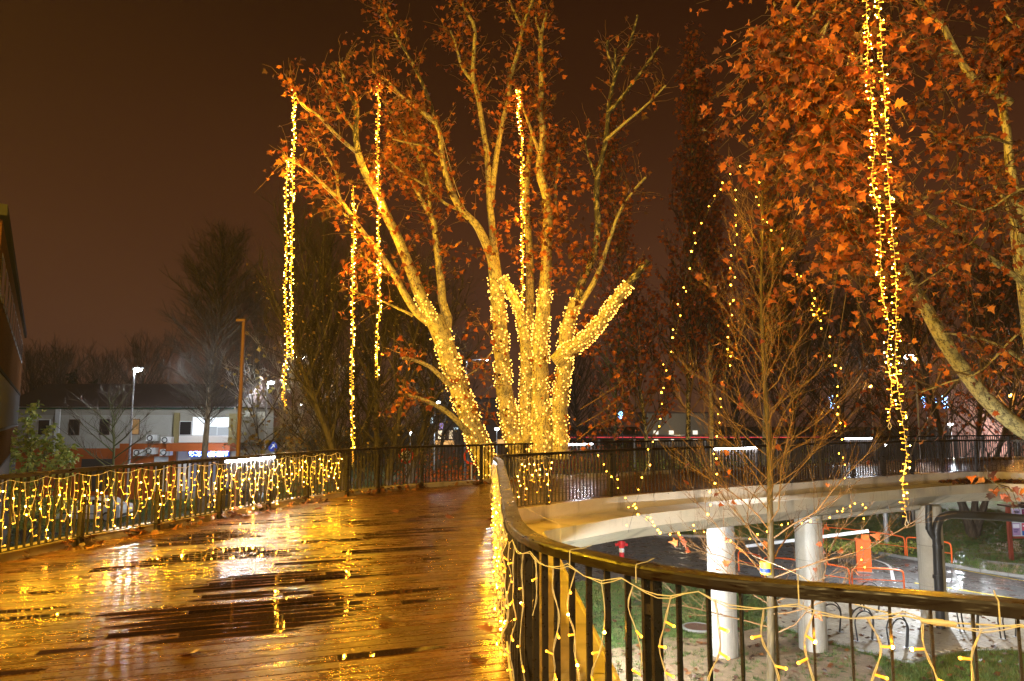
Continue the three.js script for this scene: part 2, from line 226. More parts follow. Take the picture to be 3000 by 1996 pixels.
// boards: direction and cross direction of the rows
const BD = V(.944, 0, -.33).normalize(), BN = V(.33, 0, .944).normalize(), PITCH = .148, PW = .139;
const boardSpans = [];
{
  const rnd = rng(77), deck = thing('deck', null, null); delete deck.userData.label; delete deck.userData.category; deck.userData.kind = 'structure';
  const hits = (poly, s) => { const u = []; for (let k = 0; k < poly.length; k++) { const a = poly[k], b = poly[(k + 1) % poly.length], sa = a.dot(BN) - s, sb = b.dot(BN) - s; if (sa > 0 !== sb > 0) { const t = sa / (sa - sb); u.push(lerp(a.dot(BD), b.dot(BD), t)); } } return u; };
  const sect = [[-PW / 2, -.024], [-PW / 2, -.005], [-PW / 2 + .006, 0], [-.0255, 0], [-.024, -.002], [-.0225, 0], [.0225, 0], [.024, -.002], [.0255, 0], [PW / 2 - .006, 0], [PW / 2, -.005], [PW / 2, -.024]];
  const board = (mb, u0, u1, s, y, tilt, shade) => {
    const P = (u, [w, h]) => V(BD.x * u + BN.x * (s + w), y + h + w * tilt, BD.z * u + BN.z * (s + w)), off = shade * 7.31;
    for (let j = 0; j < sect.length - 1; j++) { const va = (sect[j][0] + .07) / .5 + off, vb = (sect[j + 1][0] + .07) / .5 + off, ua = u0 / 1.2 + off, ub = u1 / 1.2 + off; mb.quad(P(u0, sect[j]), P(u0, sect[j + 1]), P(u1, sect[j + 1]), P(u1, sect[j]), [[ua, va], [ua, vb], [ub, vb], [ub, va]]); }
    for (const [u, f] of [[u0, 1], [u1, 0]]) { const a = P(u, sect[0]), b = P(u, sect[2]), c = P(u, sect[9]), d = P(u, sect[11]); f ? mb.quad(a, b, c, d) : mb.quad(d, c, b, a); }
  };
  const far = new MB(); let count = 0;
  for (let k = -190; k < 320; k++) {
    const s = -k * PITCH, us = [...hits(outerPoly, s), ...hits(innerPoly, s)].sort((a, b) => a - b);
    for (let j = 0; j + 1 < us.length; j += 2) {
      let u = us[j] + .0, end = us[j + 1] - .02; if (end - u < .15) continue;
      let first = true;
      while (u < end - .02) {
        let L = first ? .6 + rnd() * 3 : 3 + (rnd() < .25 ? -rnd() * 1.4 : 0); first = false;
        let v = Math.min(end, u + L); if (end - v < .5) v = end;
        const x = (u + v) / 2 * BD.x + s * BN.x, z = (u + v) / 2 * BD.z + s * BN.z, y = (rnd() - .5) * .003, tilt = (rnd() - .5) * .0016;
        const close = z < -3.2 && z > -17.5 && x < .6 && count < 300;
        if (x < 26 && z < 3.5) {
          if (close) { const m = new MB(); board(m, u, v - .006, s, y, tilt, rnd()); m.build('plank', M.woods[Math.floor(rnd() * 4)], deck); count++; } else board(far, u, v - .006, s, y, tilt, rnd());
          boardSpans.push([s, u, v, y, tilt]);
        }
        u = v;
      }
    }
  }
  far.build('far_planks', M.wood, deck, 'stuff');
  console.log('planks', count);
}
{ // standing water: a film on single boards, pointed at both ends, that stops at the seams
  const rnd = rng(5), blobs = [[700, 1800, 400, 62, 1], [800, 1700, 250, 24, 1], [640, 1630, 230, 20, 1], [620, 1572, 180, 12, .8], [1180, 1562, 190, 10, 1]];
  const lone = boardSpans.filter(([s, u0, u1]) => { const x = u0 * BD.x + s * BN.x, z = u0 * BD.z + s * BN.z; return x > -5.2 && x < -.7 && z < -5.2 && z > -15; }).filter(() => rnd() < .38);
  const shape = (b, s, a, z, y, tilt, sq0, sq1) => { const n = 20, ph = rnd() * 9, P = (u, w) => V(BD.x * u + BN.x * (s + w), y + .0026 + w * tilt, BD.z * u + BN.z * (s + w)), L = (u) => PW / 2 * .97 * Math.min(sq0 ? 1 : Math.sqrt(clamp((u - a) / .3, 0, 1)), sq1 ? 1 : Math.sqrt(clamp((z - u) / .5, 0, 1))) * (sq0 || sq1 ? lerp(1, .8 + .2 * Math.sin(u * 6 + ph), clamp(Math.min(u - a, z - u) * 3, 0, 1)) : 1) + .001; for (let i = 0; i < n; i++) { const p = lerp(a, z, i / n), q = lerp(a, z, (i + 1) / n); b.quad(P(p, L(p)), P(q, L(q)), P(q, -L(q)), P(p, -L(p))); } };
  for (const [s, u0, u1, y, tilt] of lone) { const l = .3 + rnd() * 1.1; if (u1 - u0 < l + .4) continue; const b = new MB(); shape(b, s, u0 + .004, u0 + l, y, tilt, true, false); b.build('puddle', M.puddle, scene).userData.kind = 'structure'; }
  blobs.forEach(([cx, cy, rx, ry, dens]) => {
    const b = new MB(); let any = 0;
    for (const [s, u0, u1, y, tilt] of boardSpans) {
      const c = on(cx, cy, 0), e = on(cx, cy - ry, 0), f = on(cx + rx, cy, 0), du = Math.abs(f.x - c.x), ds = Math.abs(e.z - c.z), sc = c.dot(BN), uc = c.dot(BD), k = (s - sc) / ds;
      if (Math.abs(k) > 1 || rnd() > dens + .1) continue;
      if (Math.sin(s * 23) > .75) continue; const half = du * Math.sqrt(1 - k * k) * (.7 + .45 * rnd()), mid = uc + (rnd() - .5) * du * .22, a = Math.max(u0 + .004, mid - half), z = Math.min(u1 - .012, mid + half);
      if (z - a < .12) continue; any++;
      const n = 22, ph = rnd() * 9, P = (u, w) => V(BD.x * u + BN.x * (s + w), y + .0026 + w * tilt, BD.z * u + BN.z * (s + w)), L = (u) => { const q = Math.min(u - a, z - u), e1 = u - a < .01 && a < mid - half + .001 || z - u < .01 && z > mid + half - .001 ? 0 : 1; return PW / 2 * Math.min(.97, (a === u0 + .004 && u - a < .3 ? .97 : Math.sqrt(clamp(q / .45, 0, 1)) * (.8 + .2 * Math.sin(u * 7 + ph))) * e1 + .02); };
      for (let i = 0; i < n; i++) { const p = lerp(a, z, i / n), q = lerp(a, z, (i + 1) / n), sh = (x) => Math.sin(x * 5 + ph) * .006; b.quad(P(p, clamp(L(p) + sh(p), -.07, .07)), P(q, clamp(L(q) + sh(q), -.07, .07)), P(q, clamp(-L(q) + sh(q), -.07, .07)), P(p, clamp(-L(p) + sh(p), -.07, .07))); }
    }
    if (any) { const m = b.build('puddle', M.puddle, scene); m.userData.kind = 'structure'; }
  });
}
// ---------------------------------------------------------------- railings
function frameAt(c, u) { const p = c.getPointAt(u), t = c.getTangentAt(u).setY(0).normalize(); return { p, t, n: V(-t.z, 0, t.x) }; }
function railing(name, label, c, u0, u1, postUs, step, base) {
  const root = thing(name, label, 'railing', V(0, 0, 0), 0, null), L = c.getLength();
  sweep(sampleC(c, .16, u0, u1), [[-.058, 1.06], [-.058, 1.088], [-.05, 1.1], [.05, 1.1], [.058, 1.088], [.058, 1.045], [-.058, 1.045], [-.058, 1.06]], true, 1).build('handrail', M.handrail, root);
  sweep(sampleC(c, .16, u0, u1), [[-.02, base + .035], [.02, base + .035], [.02, base + .023], [-.02, base + .023], [-.02, base + .035]], true, 1).build('bottom_rail', M.steel, root);
  const barG = new MB().box(V(0, (1.045 + base + .03) / 2, 0), .01, 1.045 - base - .03, .038).geo();
  const postG = new MB().box(V(-.026, .515, 0), .016, 1.06, .075).box(V(.026, .515, 0), .016, 1.06, .075).box(V(0, .06, 0), .034, .1, .06).box(V(0, .9, 0), .034, .05, .06).geo();
  const put = (u, g, nm) => { const f = frameAt(c, u), m = part(nm, g, M.steel, root); m.position.set(f.p.x, 0, f.p.z); m.rotation.y = Math.atan2(-f.t.z, f.t.x); return m; };
  postUs = postUs.filter((u) => u >= u0 && u <= u1); postUs.forEach((u) => put(u, postG, 'post'));
  const marks = [u0, ...postUs, u1].sort((a, b) => a - b);
  for (let k = 0; k + 1 < marks.length; k++) { const n = Math.round((marks[k + 1] - marks[k]) * L / step); for (let j = 1; j < n; j++) put(lerp(marks[k], marks[k + 1], j / n), barG, 'bar'); }
  return root;
}
const uO = (px, py) => uOf(outerC, on(px, py, 0)), uI = (px, py) => uOf(innerC, on(px, py, 0));
const spread = (a, b, d) => { const n = Math.max(1, Math.round((b - a) / d)); return Array.from({ length: n + 1 }, (_, k) => lerp(a, b, k / n)); };
const oL0 = uOf(outerC, V(-7.2, 0, -5.2)), oL1 = uO(1410, 1418), oF1 = .98;
railing('left_railing', 'dark steel railing along the left edge of the wet deck, hung with light curtains', outerC, oL0, oL1 - .0008,
  [[235, 1597], [458, 1556], [640, 1521], [786, 1492], [900, 1472], [1015, 1454], [1107, 1442], [1235, 1430]].map(([x, y]) => uO(x, y)).concat([uO(235, 1597) - 1.45 / outerL, uO(235, 1597) - 2.9 / outerL]), .118, .1);
railing('far_railing', 'dark steel railing along the far outer side of the walkway, before the wrapped tree', outerC, oL1, oF1, spread(oL1, oF1, 1.62 / outerL), .122, .1);
const iA = uOf(innerC, V(4.2, 0, -1.4)), iK = uOf(innerC, V(-.25, 0, -14.1)), iZ = uOf(innerC, V(19.2, 0, -17));
const nearPosts = [...[[1900, 1656], [2940, 1758]].map(([x, y]) => uOf(innerC, on(x, y, 1.1).setY(0)))]; nearPosts.push(...spread(nearPosts[0] + 1.15 / innerL, iK - .4 / innerL, 1.5 / innerL));
nearPosts[1] = nearPosts[0] - 2.05 / innerL;
railing('near_railing', 'dark steel railing with a wide wet handrail, nearest to the camera, curving right', innerC, iA, iK, nearPosts, .145, .03);
railing('inner_railing', 'dark steel railing on the near edge of the far walkway, above the concrete ledge', innerC, iK + .0006, iZ, [uI(1607, 1481), uI(1790, 1458), ...spread(uI(1975, 1442), iZ, 1.55 / innerL)], .122, .03);

// ---------------------------------------------------------------- string lights
const tipG = new THREE.SphereGeometry(1, 8, 6);
const bulletG = (() => {                                             // an LED bullet: translucent sleeve and bright tip
  const a = new THREE.CylinderGeometry(.0062, .0052, .04, 8); a.translate(0, .02, 0); const b = new THREE.SphereGeometry(.0068, 8, 6); b.scale(1, 1.1, 1); b.translate(0, .043, 0);
  return mergeGeometries([a, b], true);
})();
const bulletFar = (() => { const a = new THREE.CylinderGeometry(.008, .006, .036, 5); a.translate(0, .018, 0); const b = new THREE.SphereGeometry(.0088, 6, 4); b.translate(0, .04, 0); return mergeGeometries([a, b], true); })();
const UP = V(0, 1, 0);
function aim(m, p, d) { m.position.copy(p); m.quaternion.setFromUnitVectors(UP, d.clone().normalize()); return m; }
function curtain(label, c, u0, u1, side, opt) {
  const rnd = rng(opt.seed), root = thing('light_curtain', label, 'string lights', V(0, 0, 0), 0, null), L = c.getLength(), n = Math.round((u1 - u0) * L / opt.step), main = [], far = opt.far;
  const P = (u, y, o = .068) => { const f = frameAt(c, u); return f.p.clone().addScaledVector(f.n, side * o).setY(y); };
  for (let k = 0; k <= n * 3; k++) { const u = lerp(u0, u1, k / n / 3), ph = (k % (3 * opt.tie)) / (3 * opt.tie); main.push(P(u, 1.03 - opt.sag * Math.sin(ph * Math.PI) + (rnd() - .5) * .008)); }
  const cb = new MB().tube(main, opt.wire, 5); if (!far) cb.tube(main.map((p, k) => p.clone().add(V(0, Math.sin(k * 1.3) * .008 - .006, .004))), opt.wire * .9, 5); cb.build('cable', M.cable, root);
  const lens = [.42, .75, .55, .9, .35, .68, .82, .5]; let count = 0;
  for (let k = 0; k < n; k++) {
    const u = lerp(u0, u1, (k + .5) / n), l = lens[(k + opt.seed) % 8] * (opt.len ?? 1) * (.85 + rnd() * .3), f = frameAt(c, u), top = main[Math.min(main.length - 1, Math.round((k + .5) * 3))], pts = [top.clone()], segs = Math.max(3, Math.round(l / .11));
    const lampsHere = [];
    for (let j = 1; j <= segs; j++) {
      const q = top.clone().addScaledVector(f.t, (rnd() - .5) * (far ? .045 : .03) + Math.sin(j * (far ? 1.1 : .8) + k * 2.1) * (far ? .02 : .045)).addScaledVector(f.n, side * ((rnd() - .35) * .04 * (opt.fat ?? 1))); q.y = top.y - l * j / segs; if (q.y < .05) q.y = .05;
      pts.push(q); lampsHere.push(q);
    }
    const dw = new MB(), dp = curveOf(pts).getPoints(segs * 3); dw.tube(dp, opt.wire * .9, far ? 4 : 5); if (!far) dw.tube(dp.map((p, j) => p.clone().addScaledVector(f.t, .006 * Math.sin(j * 1.1 + k)).addScaledVector(f.n, .005 * Math.cos(j * .9))), opt.wire * .85, 5); dw.build('drop_wire', M.cable, root);
    for (const q of lampsHere) {
      if (count >= opt.max) break; count++;
      if (!far && rnd() < .3) continue; const sg = rnd() < .5 ? -1 : 1, d = f.t.clone().multiplyScalar(sg * (.6 + rnd() * .4)).addScaledVector(f.n, side * (rnd() * .7 - .1)).add(V(0, (rnd() - .6) * .8, 0)), bright = rnd() < opt.bright;
      const m = new THREE.Mesh(far ? bulletFar : bulletG, [M.bulbBody, bright ? M.bulbBright : M.bulbDim]); m.name = 'bulb'; m.castShadow = true; aim(m, q, d); root.add(m);
    }
    if (opt.lamp && k % opt.lamp === (opt.lamp >> 1)) pointLight(P(u, .45 + (k % 5) * .09, .2), AMBER, opt.power, .6);
  }
  return root;
}
const u786 = uO(786, 1492);
curtain('curtain of small warm lights on the left half of the left railing', outerC, uO(0, 1650) - .6 / outerL, uO(600, 1528), 1, { seed: 11, step: .142, tie: 4, sag: .05, wire: .0045, far: true, max: 290, bright: .16, lamp: 2, power: .32 });
curtain('curtain of small warm lights on the farther half of the left railing', outerC, uO(600, 1528) + .01 / outerL, uO(985, 1458), 1, { seed: 14, step: .142, tie: 4, sag: .05, wire: .005, far: true, max: 290, bright: .22, lamp: 2, power: .32 });
const iBend = uOf(innerC, on(1500, 1515, 1.1).setY(0));
curtain('sparse warm light drops under the curved near handrail at the lower right', innerC, iA + .3 / innerL, iBend - .35 / innerL, -1, { seed: 21, step: .2, tie: 2, sag: .04, wire: .0026, max: 200, bright: .13, len: 1.05, lamp: 0, power: 0 });
curtain('dense run of warm lights on the straight near railing, seen end-on beside the deck', innerC, iBend - .3 / innerL, iK - .6 / innerL, -1, { seed: 33, step: .12, tie: 4, sag: .04, wire: .004, far: true, max: 299, bright: .12, fat: 2.2, lamp: 9, power: .25 });
curtain('few short warm light drops on the corner bay of the inner railing', innerC, iK + .5 / innerL, uI(1600, 1481), 1, { seed: 45, step: .16, tie: 3, sag: .05, wire: .0045, far: true, max: 60, bright: .4, lamp: 4, power: .25 });
{ // white couplings and cable ties on the near curtain
  const t = thing('cable_connector', 'white plastic cable coupling hanging under the near handrail at right', 'connector'), u = uOf(innerC, on(2755, 1742, 1.1).setY(0)), f = frameAt(innerC, u), p = f.p.clone().addScaledVector(f.n, -.07).setY(1.005);
  t.position.copy(p); t.rotation.y = Math.atan2(-f.t.z, f.t.x);
  new MB().tube([V(-.062, 0, 0), V(-.058, 0, 0), V(-.03, .001, 0), V(-.018, 0, 0)], [.006, .009, .0095, .011], 10).tube([V(.062, 0, 0), V(.058, 0, 0), V(.03, 0, 0), V(.018, 0, 0)], [.006, .009, .0095, .011], 10).build('sleeve', M.cable, t);
  new MB().tube([V(-.018, 0, 0), V(.018, 0, 0)], .013, 10).build('ring', M.cable, t);
  for (const px of [1682, 1962, 2337, 2910]) {
    const g = frameAt(innerC, uOf(innerC, on(px, 1730 - (3000 - px) * .09, 1.1).setY(0))), q = (o, y) => g.p.clone().addScaledVector(g.n, o).setY(y);
    const tie = thing('cable_tie', null, 'cable tie', V(0, 0, 0), 0, 'cable ties round the near handrail'); tie.userData.label = ({ 1682: 'white cable tie round the near handrail, leftmost, in the curve', 1962: 'white cable tie round the near handrail just right of the double post', 2337: 'white cable tie round the near handrail in front of the middle column', 2910: 'white cable tie round the near handrail at the right picture edge' })[px];
    new MB().tube([q(-.064, 1.02), q(-.064, 1.09), q(-.06, 1.106), q(.03, 1.106), q(.085, 1.115)], .003, 5).build('strap', M.cable, tie);
  }
}
function led(label, c, u0, u1, side, power = 130) {                          // white LED profile under a handrail
  const t = thing('led_handrail_lamp', label, 'lamp', V(0, 0, 0), 0, null), pts = sampleC(c, .2, u0, u1);
  sweep(pts.map((p) => p.clone()), [[side * .035 - .02, 1.044], [side * .035 + .02, 1.044], [side * .035 + .02, 1.008], [side * .035 - .02, 1.008], [side * .035 - .02, 1.044]], true, 1).build('led_tube', power < 20 ? M.ledDim : M.led, t);
  const m = (u0 + u1) / 2, f = frameAt(c, m), w = (u1 - u0) * c.getLength(), l = new THREE.RectAreaLight(new THREE.Color().setRGB(.82, .9, 1), power, w, .05);
  l.name = 'led_light'; l.position.copy(f.p).addScaledVector(f.n, side * .05).setY(1.0); l.up.copy(f.t); l.lookAt(l.position.clone().addScaledVector(f.n, side * .35).add(V(0, -1, 0))); scene.add(l);
  l.up.set(0, 1, 0); const q = new THREE.Matrix4().makeBasis(f.t.clone(), V().crossVectors(V(0, 1, 0), f.t).normalize(), V(0, 1, 0)); l.quaternion.setFromRotationMatrix(q);
  return t;
}
led('white LED strip glowing under the handrail of the left railing', outerC, uO(650, 1519), uO(792, 1491), 1);
led('white LED strip glowing under the far handrail just right of the wrapped tree', outerC, uO(1598, 1404), uO(1737, 1399), 1);
led('white LED strip glowing under the inner handrail behind the small bare tree', innerC, uI(2100, 1434), uI(2217, 1425), 1);
led('white LED strip glowing under the farthest handrail at right', outerC, uO(2478, 1363), uO(2562, 1360), 1);
led('white LED strip under the near handrail, at the far end of the dense lights', innerC, iK - 1.5 / innerL, iK - .7 / innerL, -1, 5);
// ---------------------------------------------------------------- street level under and round the walkway
function sheet(name, pts, y, mat, scale = 3) {
  const g = new THREE.ShapeGeometry(new THREE.Shape(pts.map((p) => new THREE.Vector2(p.x, -p.z)))); g.rotateX(-Math.PI / 2); g.translate(0, y, 0);
  const p = g.attributes.position, uv = g.attributes.uv; for (let k = 0; k < p.count; k++) uv.setXY(k, p.getX(k) / scale, p.getZ(k) / scale);
  return struct(name, g, mat);
}
const gp = (l) => l.map(([x, y]) => on(x, y, GROUND));
const inside = (x, z, poly) => { let c = false; for (let i = 0, j = poly.length - 1; i < poly.length; j = i++) if (poly[i].z > z !== poly[j].z > z && x < (poly[j].x - poly[i].x) * (z - poly[i].z) / (poly[j].z - poly[i].z) + poly[i].x) c = !c; return c; };
{
  const g = new THREE.PlaneGeometry(1200, 1200, 1, 1); g.rotateX(-Math.PI / 2); g.translate(0, GROUND, 0); const uv = g.attributes.uv; for (let k = 0; k < uv.count; k++) uv.setXY(k, uv.getX(k) * 300, uv.getY(k) * 300);
  struct('ground', g, M.grass);
}
const roadNear = [[700, 1715], [1500, 1712], [1850, 1702], [2240, 1735], [2650, 1746], [3000, 1768], [3400, 1800]], roadFar = [[3400, 1745], [3000, 1694], [2882, 1678], [2763, 1657], [2673, 1641], [2392, 1598], [2100, 1577], [1500, 1560], [700, 1560]];
const roadPoly = gp([...roadNear, ...roadFar]); sheet('road', roadPoly, GROUND + .004, M.asphalt, 3);
const dirtPoly = gp([[1780, 1905], [1960, 1868], [2070, 1872], [2236, 1838], [2420, 1885], [2560, 1925], [2620, 2010], [2500, 2300], [1600, 2300], [1640, 2000]]); sheet('dirt', dirtPoly, GROUND + .004, M.dirt, 2.4);
const pavePoly = [...gp([[2236, 1822], [2320, 1850], [2471, 1895], [2676, 1949]]), ...curveOf(gp([[2676, 1949], [2720, 1931], [2763, 1920], [2871, 1909], [3000, 1911], [3300, 1950]])).getPoints(16).slice(1), ...gp([[3300, 1806], [3000, 1776], [2650, 1752], [2290, 1741]])];
sheet('paving_bed', pavePoly, GROUND + .004, M.kerb, 2);
{ // pavers in running bond
  const e = V().subVectors(on(2676, 1949, GROUND), on(2320, 1850, GROUND)).normalize(), f = V(e.z, 0, -e.x), o = on(2676, 1949, GROUND), rnd = rng(8), list = [], pw = .3, ph = .15;
  const root = thing('paving', null, null); delete root.userData.label; delete root.userData.category; root.userData.kind = 'structure';
  for (let r = -2; r < 110; r++) for (let c = -60; c < 60; c++) { const a = (c + (r % 2) * .5) * pw, b = (r + .5) * ph, x = o.x + e.x * a + f.x * b, z = o.z + e.z * a + f.z * b; if ([[0, 0], [-.14, -.07], [.14, .07], [-.14, .07], [.14, -.07]].every(([i, j]) => inside(x + e.x * i + f.x * j, z + e.z * i + f.z * j, pavePoly))) list.push([x, z, Math.hypot(x, z)]); }
  list.sort((a, b) => a[2] - b[2]);
  const g = new MB().box(V(0, 0, 0), pw - .008, .03, ph - .008).geo(), turn = Math.atan2(-e.z, e.x), rest = [new MB(), new MB(), new MB()];
  list.forEach(([x, z, d], k) => { const y = GROUND + .012 + (rnd() - .5) * .006, m = Math.floor(rnd() * 3); if (k < 300) { const b = part('paver', g, M.paver[m], root); b.position.set(x, y, z); b.rotation.y = turn; } else rest[m].box(V(x, y, z), pw - .008, .03, ph - .008, turn); });
  rest.forEach((b, m) => b.build('far_pavers', M.paver[m], root, 'stuff'));
  // kerb round the paving
  const rim = pavePoly.slice(0, 21), kb = new MB(); for (let k = 0; k + 1 < rim.length; k++) kb.beam(rim[k].clone().setY(GROUND + .02), rim[k + 1].clone().setY(GROUND + .02), .06, .06); kb.build('edging', M.kerb, root);
  // grey footpath on the right, beyond the road
  const path = gp([[2775, 1652], [2800, 1618], [2850, 1598], [3000, 1582], [3300, 1560], [3300, 1735], [3000, 1690], [2882, 1674]]); sheet('footpath', path, GROUND + .006, M.kerb, 2);
  const pb = new MB(), bed = on(2990, 1640, GROUND); let cx = path.reduce((s, p) => s + p.x, 0) / path.length, cz = path.reduce((s, p) => s + p.z, 0) / path.length;
  for (let i = -60; i < 60; i++) for (let j = -60; j < 60; j++) { const x = cx + (i + (j % 2) * .5) * .4, z = cz + j * .2; if (inside(x - .2, z - .1, path) && inside(x + .2, z + .1, path) && Math.hypot((x - bed.x) / 1.3, z - bed.z) > 1.5) pb.box(V(x, GROUND + .016, z), .39, .03, .19); }
  const fp = thing('footpath_paving', null, null); delete fp.userData.label; delete fp.userData.category; fp.userData.kind = 'structure'; pb.build('slabs', M.paverGrey, fp, 'stuff');
  const ring = []; for (let k = 0; k <= 24; k++) ring.push(V(bed.x + Math.cos(k / 12 * Math.PI) * 1.95, GROUND + .03, bed.z + Math.sin(k / 12 * Math.PI) * 1.5)); new MB().tube(ring, .05, 5).build('planting_bed_edge', M.kerb, fp);
  sheet('planting_bed', ring.slice(0, 24), GROUND + .034, M.dirt, 2);
}
{ // kerbs and painted lines of the road
  const k = thing('road_kerb', null, null); delete k.userData.label; delete k.userData.category; k.userData.kind = 'structure';
  const far = curveOf(gp([...roadFar].reverse().slice(1))), L = far.getLength(); for (let s = 0; s < L - 1; s += 1) { const a = far.getPointAt(s / L), b = far.getPointAt((s + .985) / L); new MB().beam(a.setY(GROUND + .05), b.setY(GROUND + .05), .14, .14).build('kerb_stone', M.kerb, k); }
  const line = (l, w, mat, name) => { const c = curveOf(gp(l)).getPoints(20), b = new MB(); c.forEach((p, i) => { if (!i) return; const t = V().subVectors(p, c[i - 1]).normalize(), n = V(-t.z, 0, t.x).multiplyScalar(w / 2), y = GROUND + .009; b.quad(c[i - 1].clone().add(n).setY(y), c[i - 1].clone().sub(n).setY(y), p.clone().sub(n).setY(y), p.clone().add(n).setY(y)); }); struct(name, b.geo(), mat); };
  line([[2680, 1709], [2763, 1721], [2880, 1740], [3000, 1759], [3300, 1805]], .11, M.yellowPaint, 'yellow_line'); line([[2790, 1666], [2882, 1682], [3000, 1703], [3300, 1755]], .1, M.yellowPaint, 'yellow_line');
  line([[2560, 1640], [2600, 1655], [2618, 1700]], .12, M.whitePaint, 'white_line'); line([[2792, 1665], [2800, 1690], [2815, 1727]], .12, M.kerb, 'road_joint');
}
const clearOf = [roadPoly, dirtPoly, pavePoly];
{ // grass blades on the lawns that are near enough to show them
  const rnd = rng(31), b = new THREE.BufferGeometry(), v = [], ix = []; for (let k = 0; k < 7; k++) { const a = k * 2.4, r = .02 + .03 * rnd(), h = .06 + .05 * rnd(), x = Math.cos(a) * r, z = Math.sin(a) * r, n = v.length / 3; v.push(x - .006, 0, z, x + .006, 0, z + .003, x * 2.2, h, z * 2.2); ix.push(n, n + 1, n + 2); }
  b.setAttribute('position', new THREE.Float32BufferAttribute(v, 3)); b.setIndex(ix); b.computeVertexNormals();
  const ms = [], cols = [[.07, .14, .017], [.1, .18, .03], [.13, .17, .04], [.05, .1, .015], [.17, .16, .05]].map((c) => new THREE.Color().setRGB(...c)), q = new THREE.Quaternion();
  const scatter = (x0, x1, z0, z1, n, sc) => { for (let k = 0; k < n; k++) { const x = lerp(x0, x1, rnd()), z = lerp(z0, z1, rnd()); if (clearOf.some((p) => inside(x, z, p)) && !(inside(x, z, dirtPoly) && rnd() < .12)) continue; if (fbm(x / 9, z / 9) < .33) continue; q.setFromAxisAngle(UP, rnd() * 6.3); const s = sc * (.6 + rnd() * .8); ms.push(new THREE.Matrix4().compose(V(x, GROUND, z), q, V(s, s, s))); } };
  scatter(0, 14, -30, -15, 42000, 1); scatter(10, 34, -52, -30, 26000, 1.5); scatter(-36, 0, -75, -24, 24000, 2.2);
  const m = instances('lawn_grass', b, std([1, 1, 1], .7, { side: THREE.DoubleSide }), ms, scene, cols); tag(m, 'short wet lawn grass round the road and under the walkway', 'grass', null, 'stuff');
}
{ // round concrete columns
  const col = (px, d, label) => { const p = at(px, 1228, d), t = thing('column', label, 'column', V(p.x, GROUND, p.z)); part('shaft', new THREE.CylinderGeometry(.37, .38, -GROUND - .92, 40, 1).translate(0, (-GROUND - .92) / 2, 0), M.column, t); return t; };
  col(2100, 20.4, 'bright white round column left of the bare tree, the leftmost under the walkway'); col(2354, 20.9, 'round concrete column right of the bare tree, its left side lit, behind the near handrail'); const c = col(2703, 23.2, 'grey round concrete column with the dark drainpipe on its right side');
  const d = 22.8, t = thing('drainpipe', 'dark grey drainpipe with a branch running down the right side of a column', 'drainpipe'), P = (x, y, k = 0) => at(x, y, d + k), j = M.pipe;
  new MB().tube(curveOf([P(2721, 1480), P(2722, 1540), P(2727, 1560), P(2744, 1585), P(2747, 1600)]).getPoints(14), .095, 14).build('branch_pipe', j, t);
  new MB().tube([P(2746, 1595), P(2748, 1650), V(P(2748, 1700).x, GROUND + .01, -d)], .13, 16).build('down_pipe', j, t);
  new MB().tube(curveOf([P(2746, 1600), P(2744, 1555), P(2752, 1525), P(2775, 1511), P(2840, 1510), P(2920, 1514), P(3060, 1524, -.4)]).getPoints(40), .125, 16).build('cross_pipe', j, t);
  for (const [x, y, r] of [[2747, 1602, .145], [2748, 1690, .145], [2723, 1548, .11]]) { const p = P(x, y); new MB().tube([p.clone().add(V(0, .05, 0)), p.clone().add(V(0, -.05, 0))], r, 16).build('pipe_collar', j, t); }
  const s = thing('soffit_pipe', 'pale pipe slung under the soffit between two columns', 'pipe'); new MB().tube([at(2392, 1520, 20.8), at(2620, 1494, 22.6), at(2690, 1487, 23)], .075, 12).build('pipe', M.column, s); for (const x of [[2430, 1515, 21.1], [2600, 1496, 22.4]]) { const p = at(...x); new MB().box(p.add(V(0, .12, 0)), .03, .2, .2).build('bracket', M.galv, s); }
}
{ // lamps fixed under the near part of the walkway, whose white light falls on columns, paving and lawn
  for (const [x, y, z, k, label] of [[-.4, -1.02, -7.5, 480, 'white lamp under the deck to the left of the light well'], [4.2, -1.02, -1.2, 62, 'white lamp under the deck below the camera'], [15.5, -1.02, -27.5, 110, 'white lamp under the far walkway'], [1.5, -1.02, -19, 140, 'white lamp under the walkway near the wrapped tree']]) {
    const t = thing('soffit_lamp', label, 'lamp', V(x, y, z)); part('housing', new THREE.CylinderGeometry(.16, .18, .06, 20), M.galv, t); part('lamp_glass', new THREE.SphereGeometry(.13, 16, 8, 0, 7, Math.PI / 2, Math.PI / 2).translate(0, -.035, 0), M.lampSmall, t); pointLight(V(x, y - .08, z), [.86, .93, 1], k, 4);
  }
}
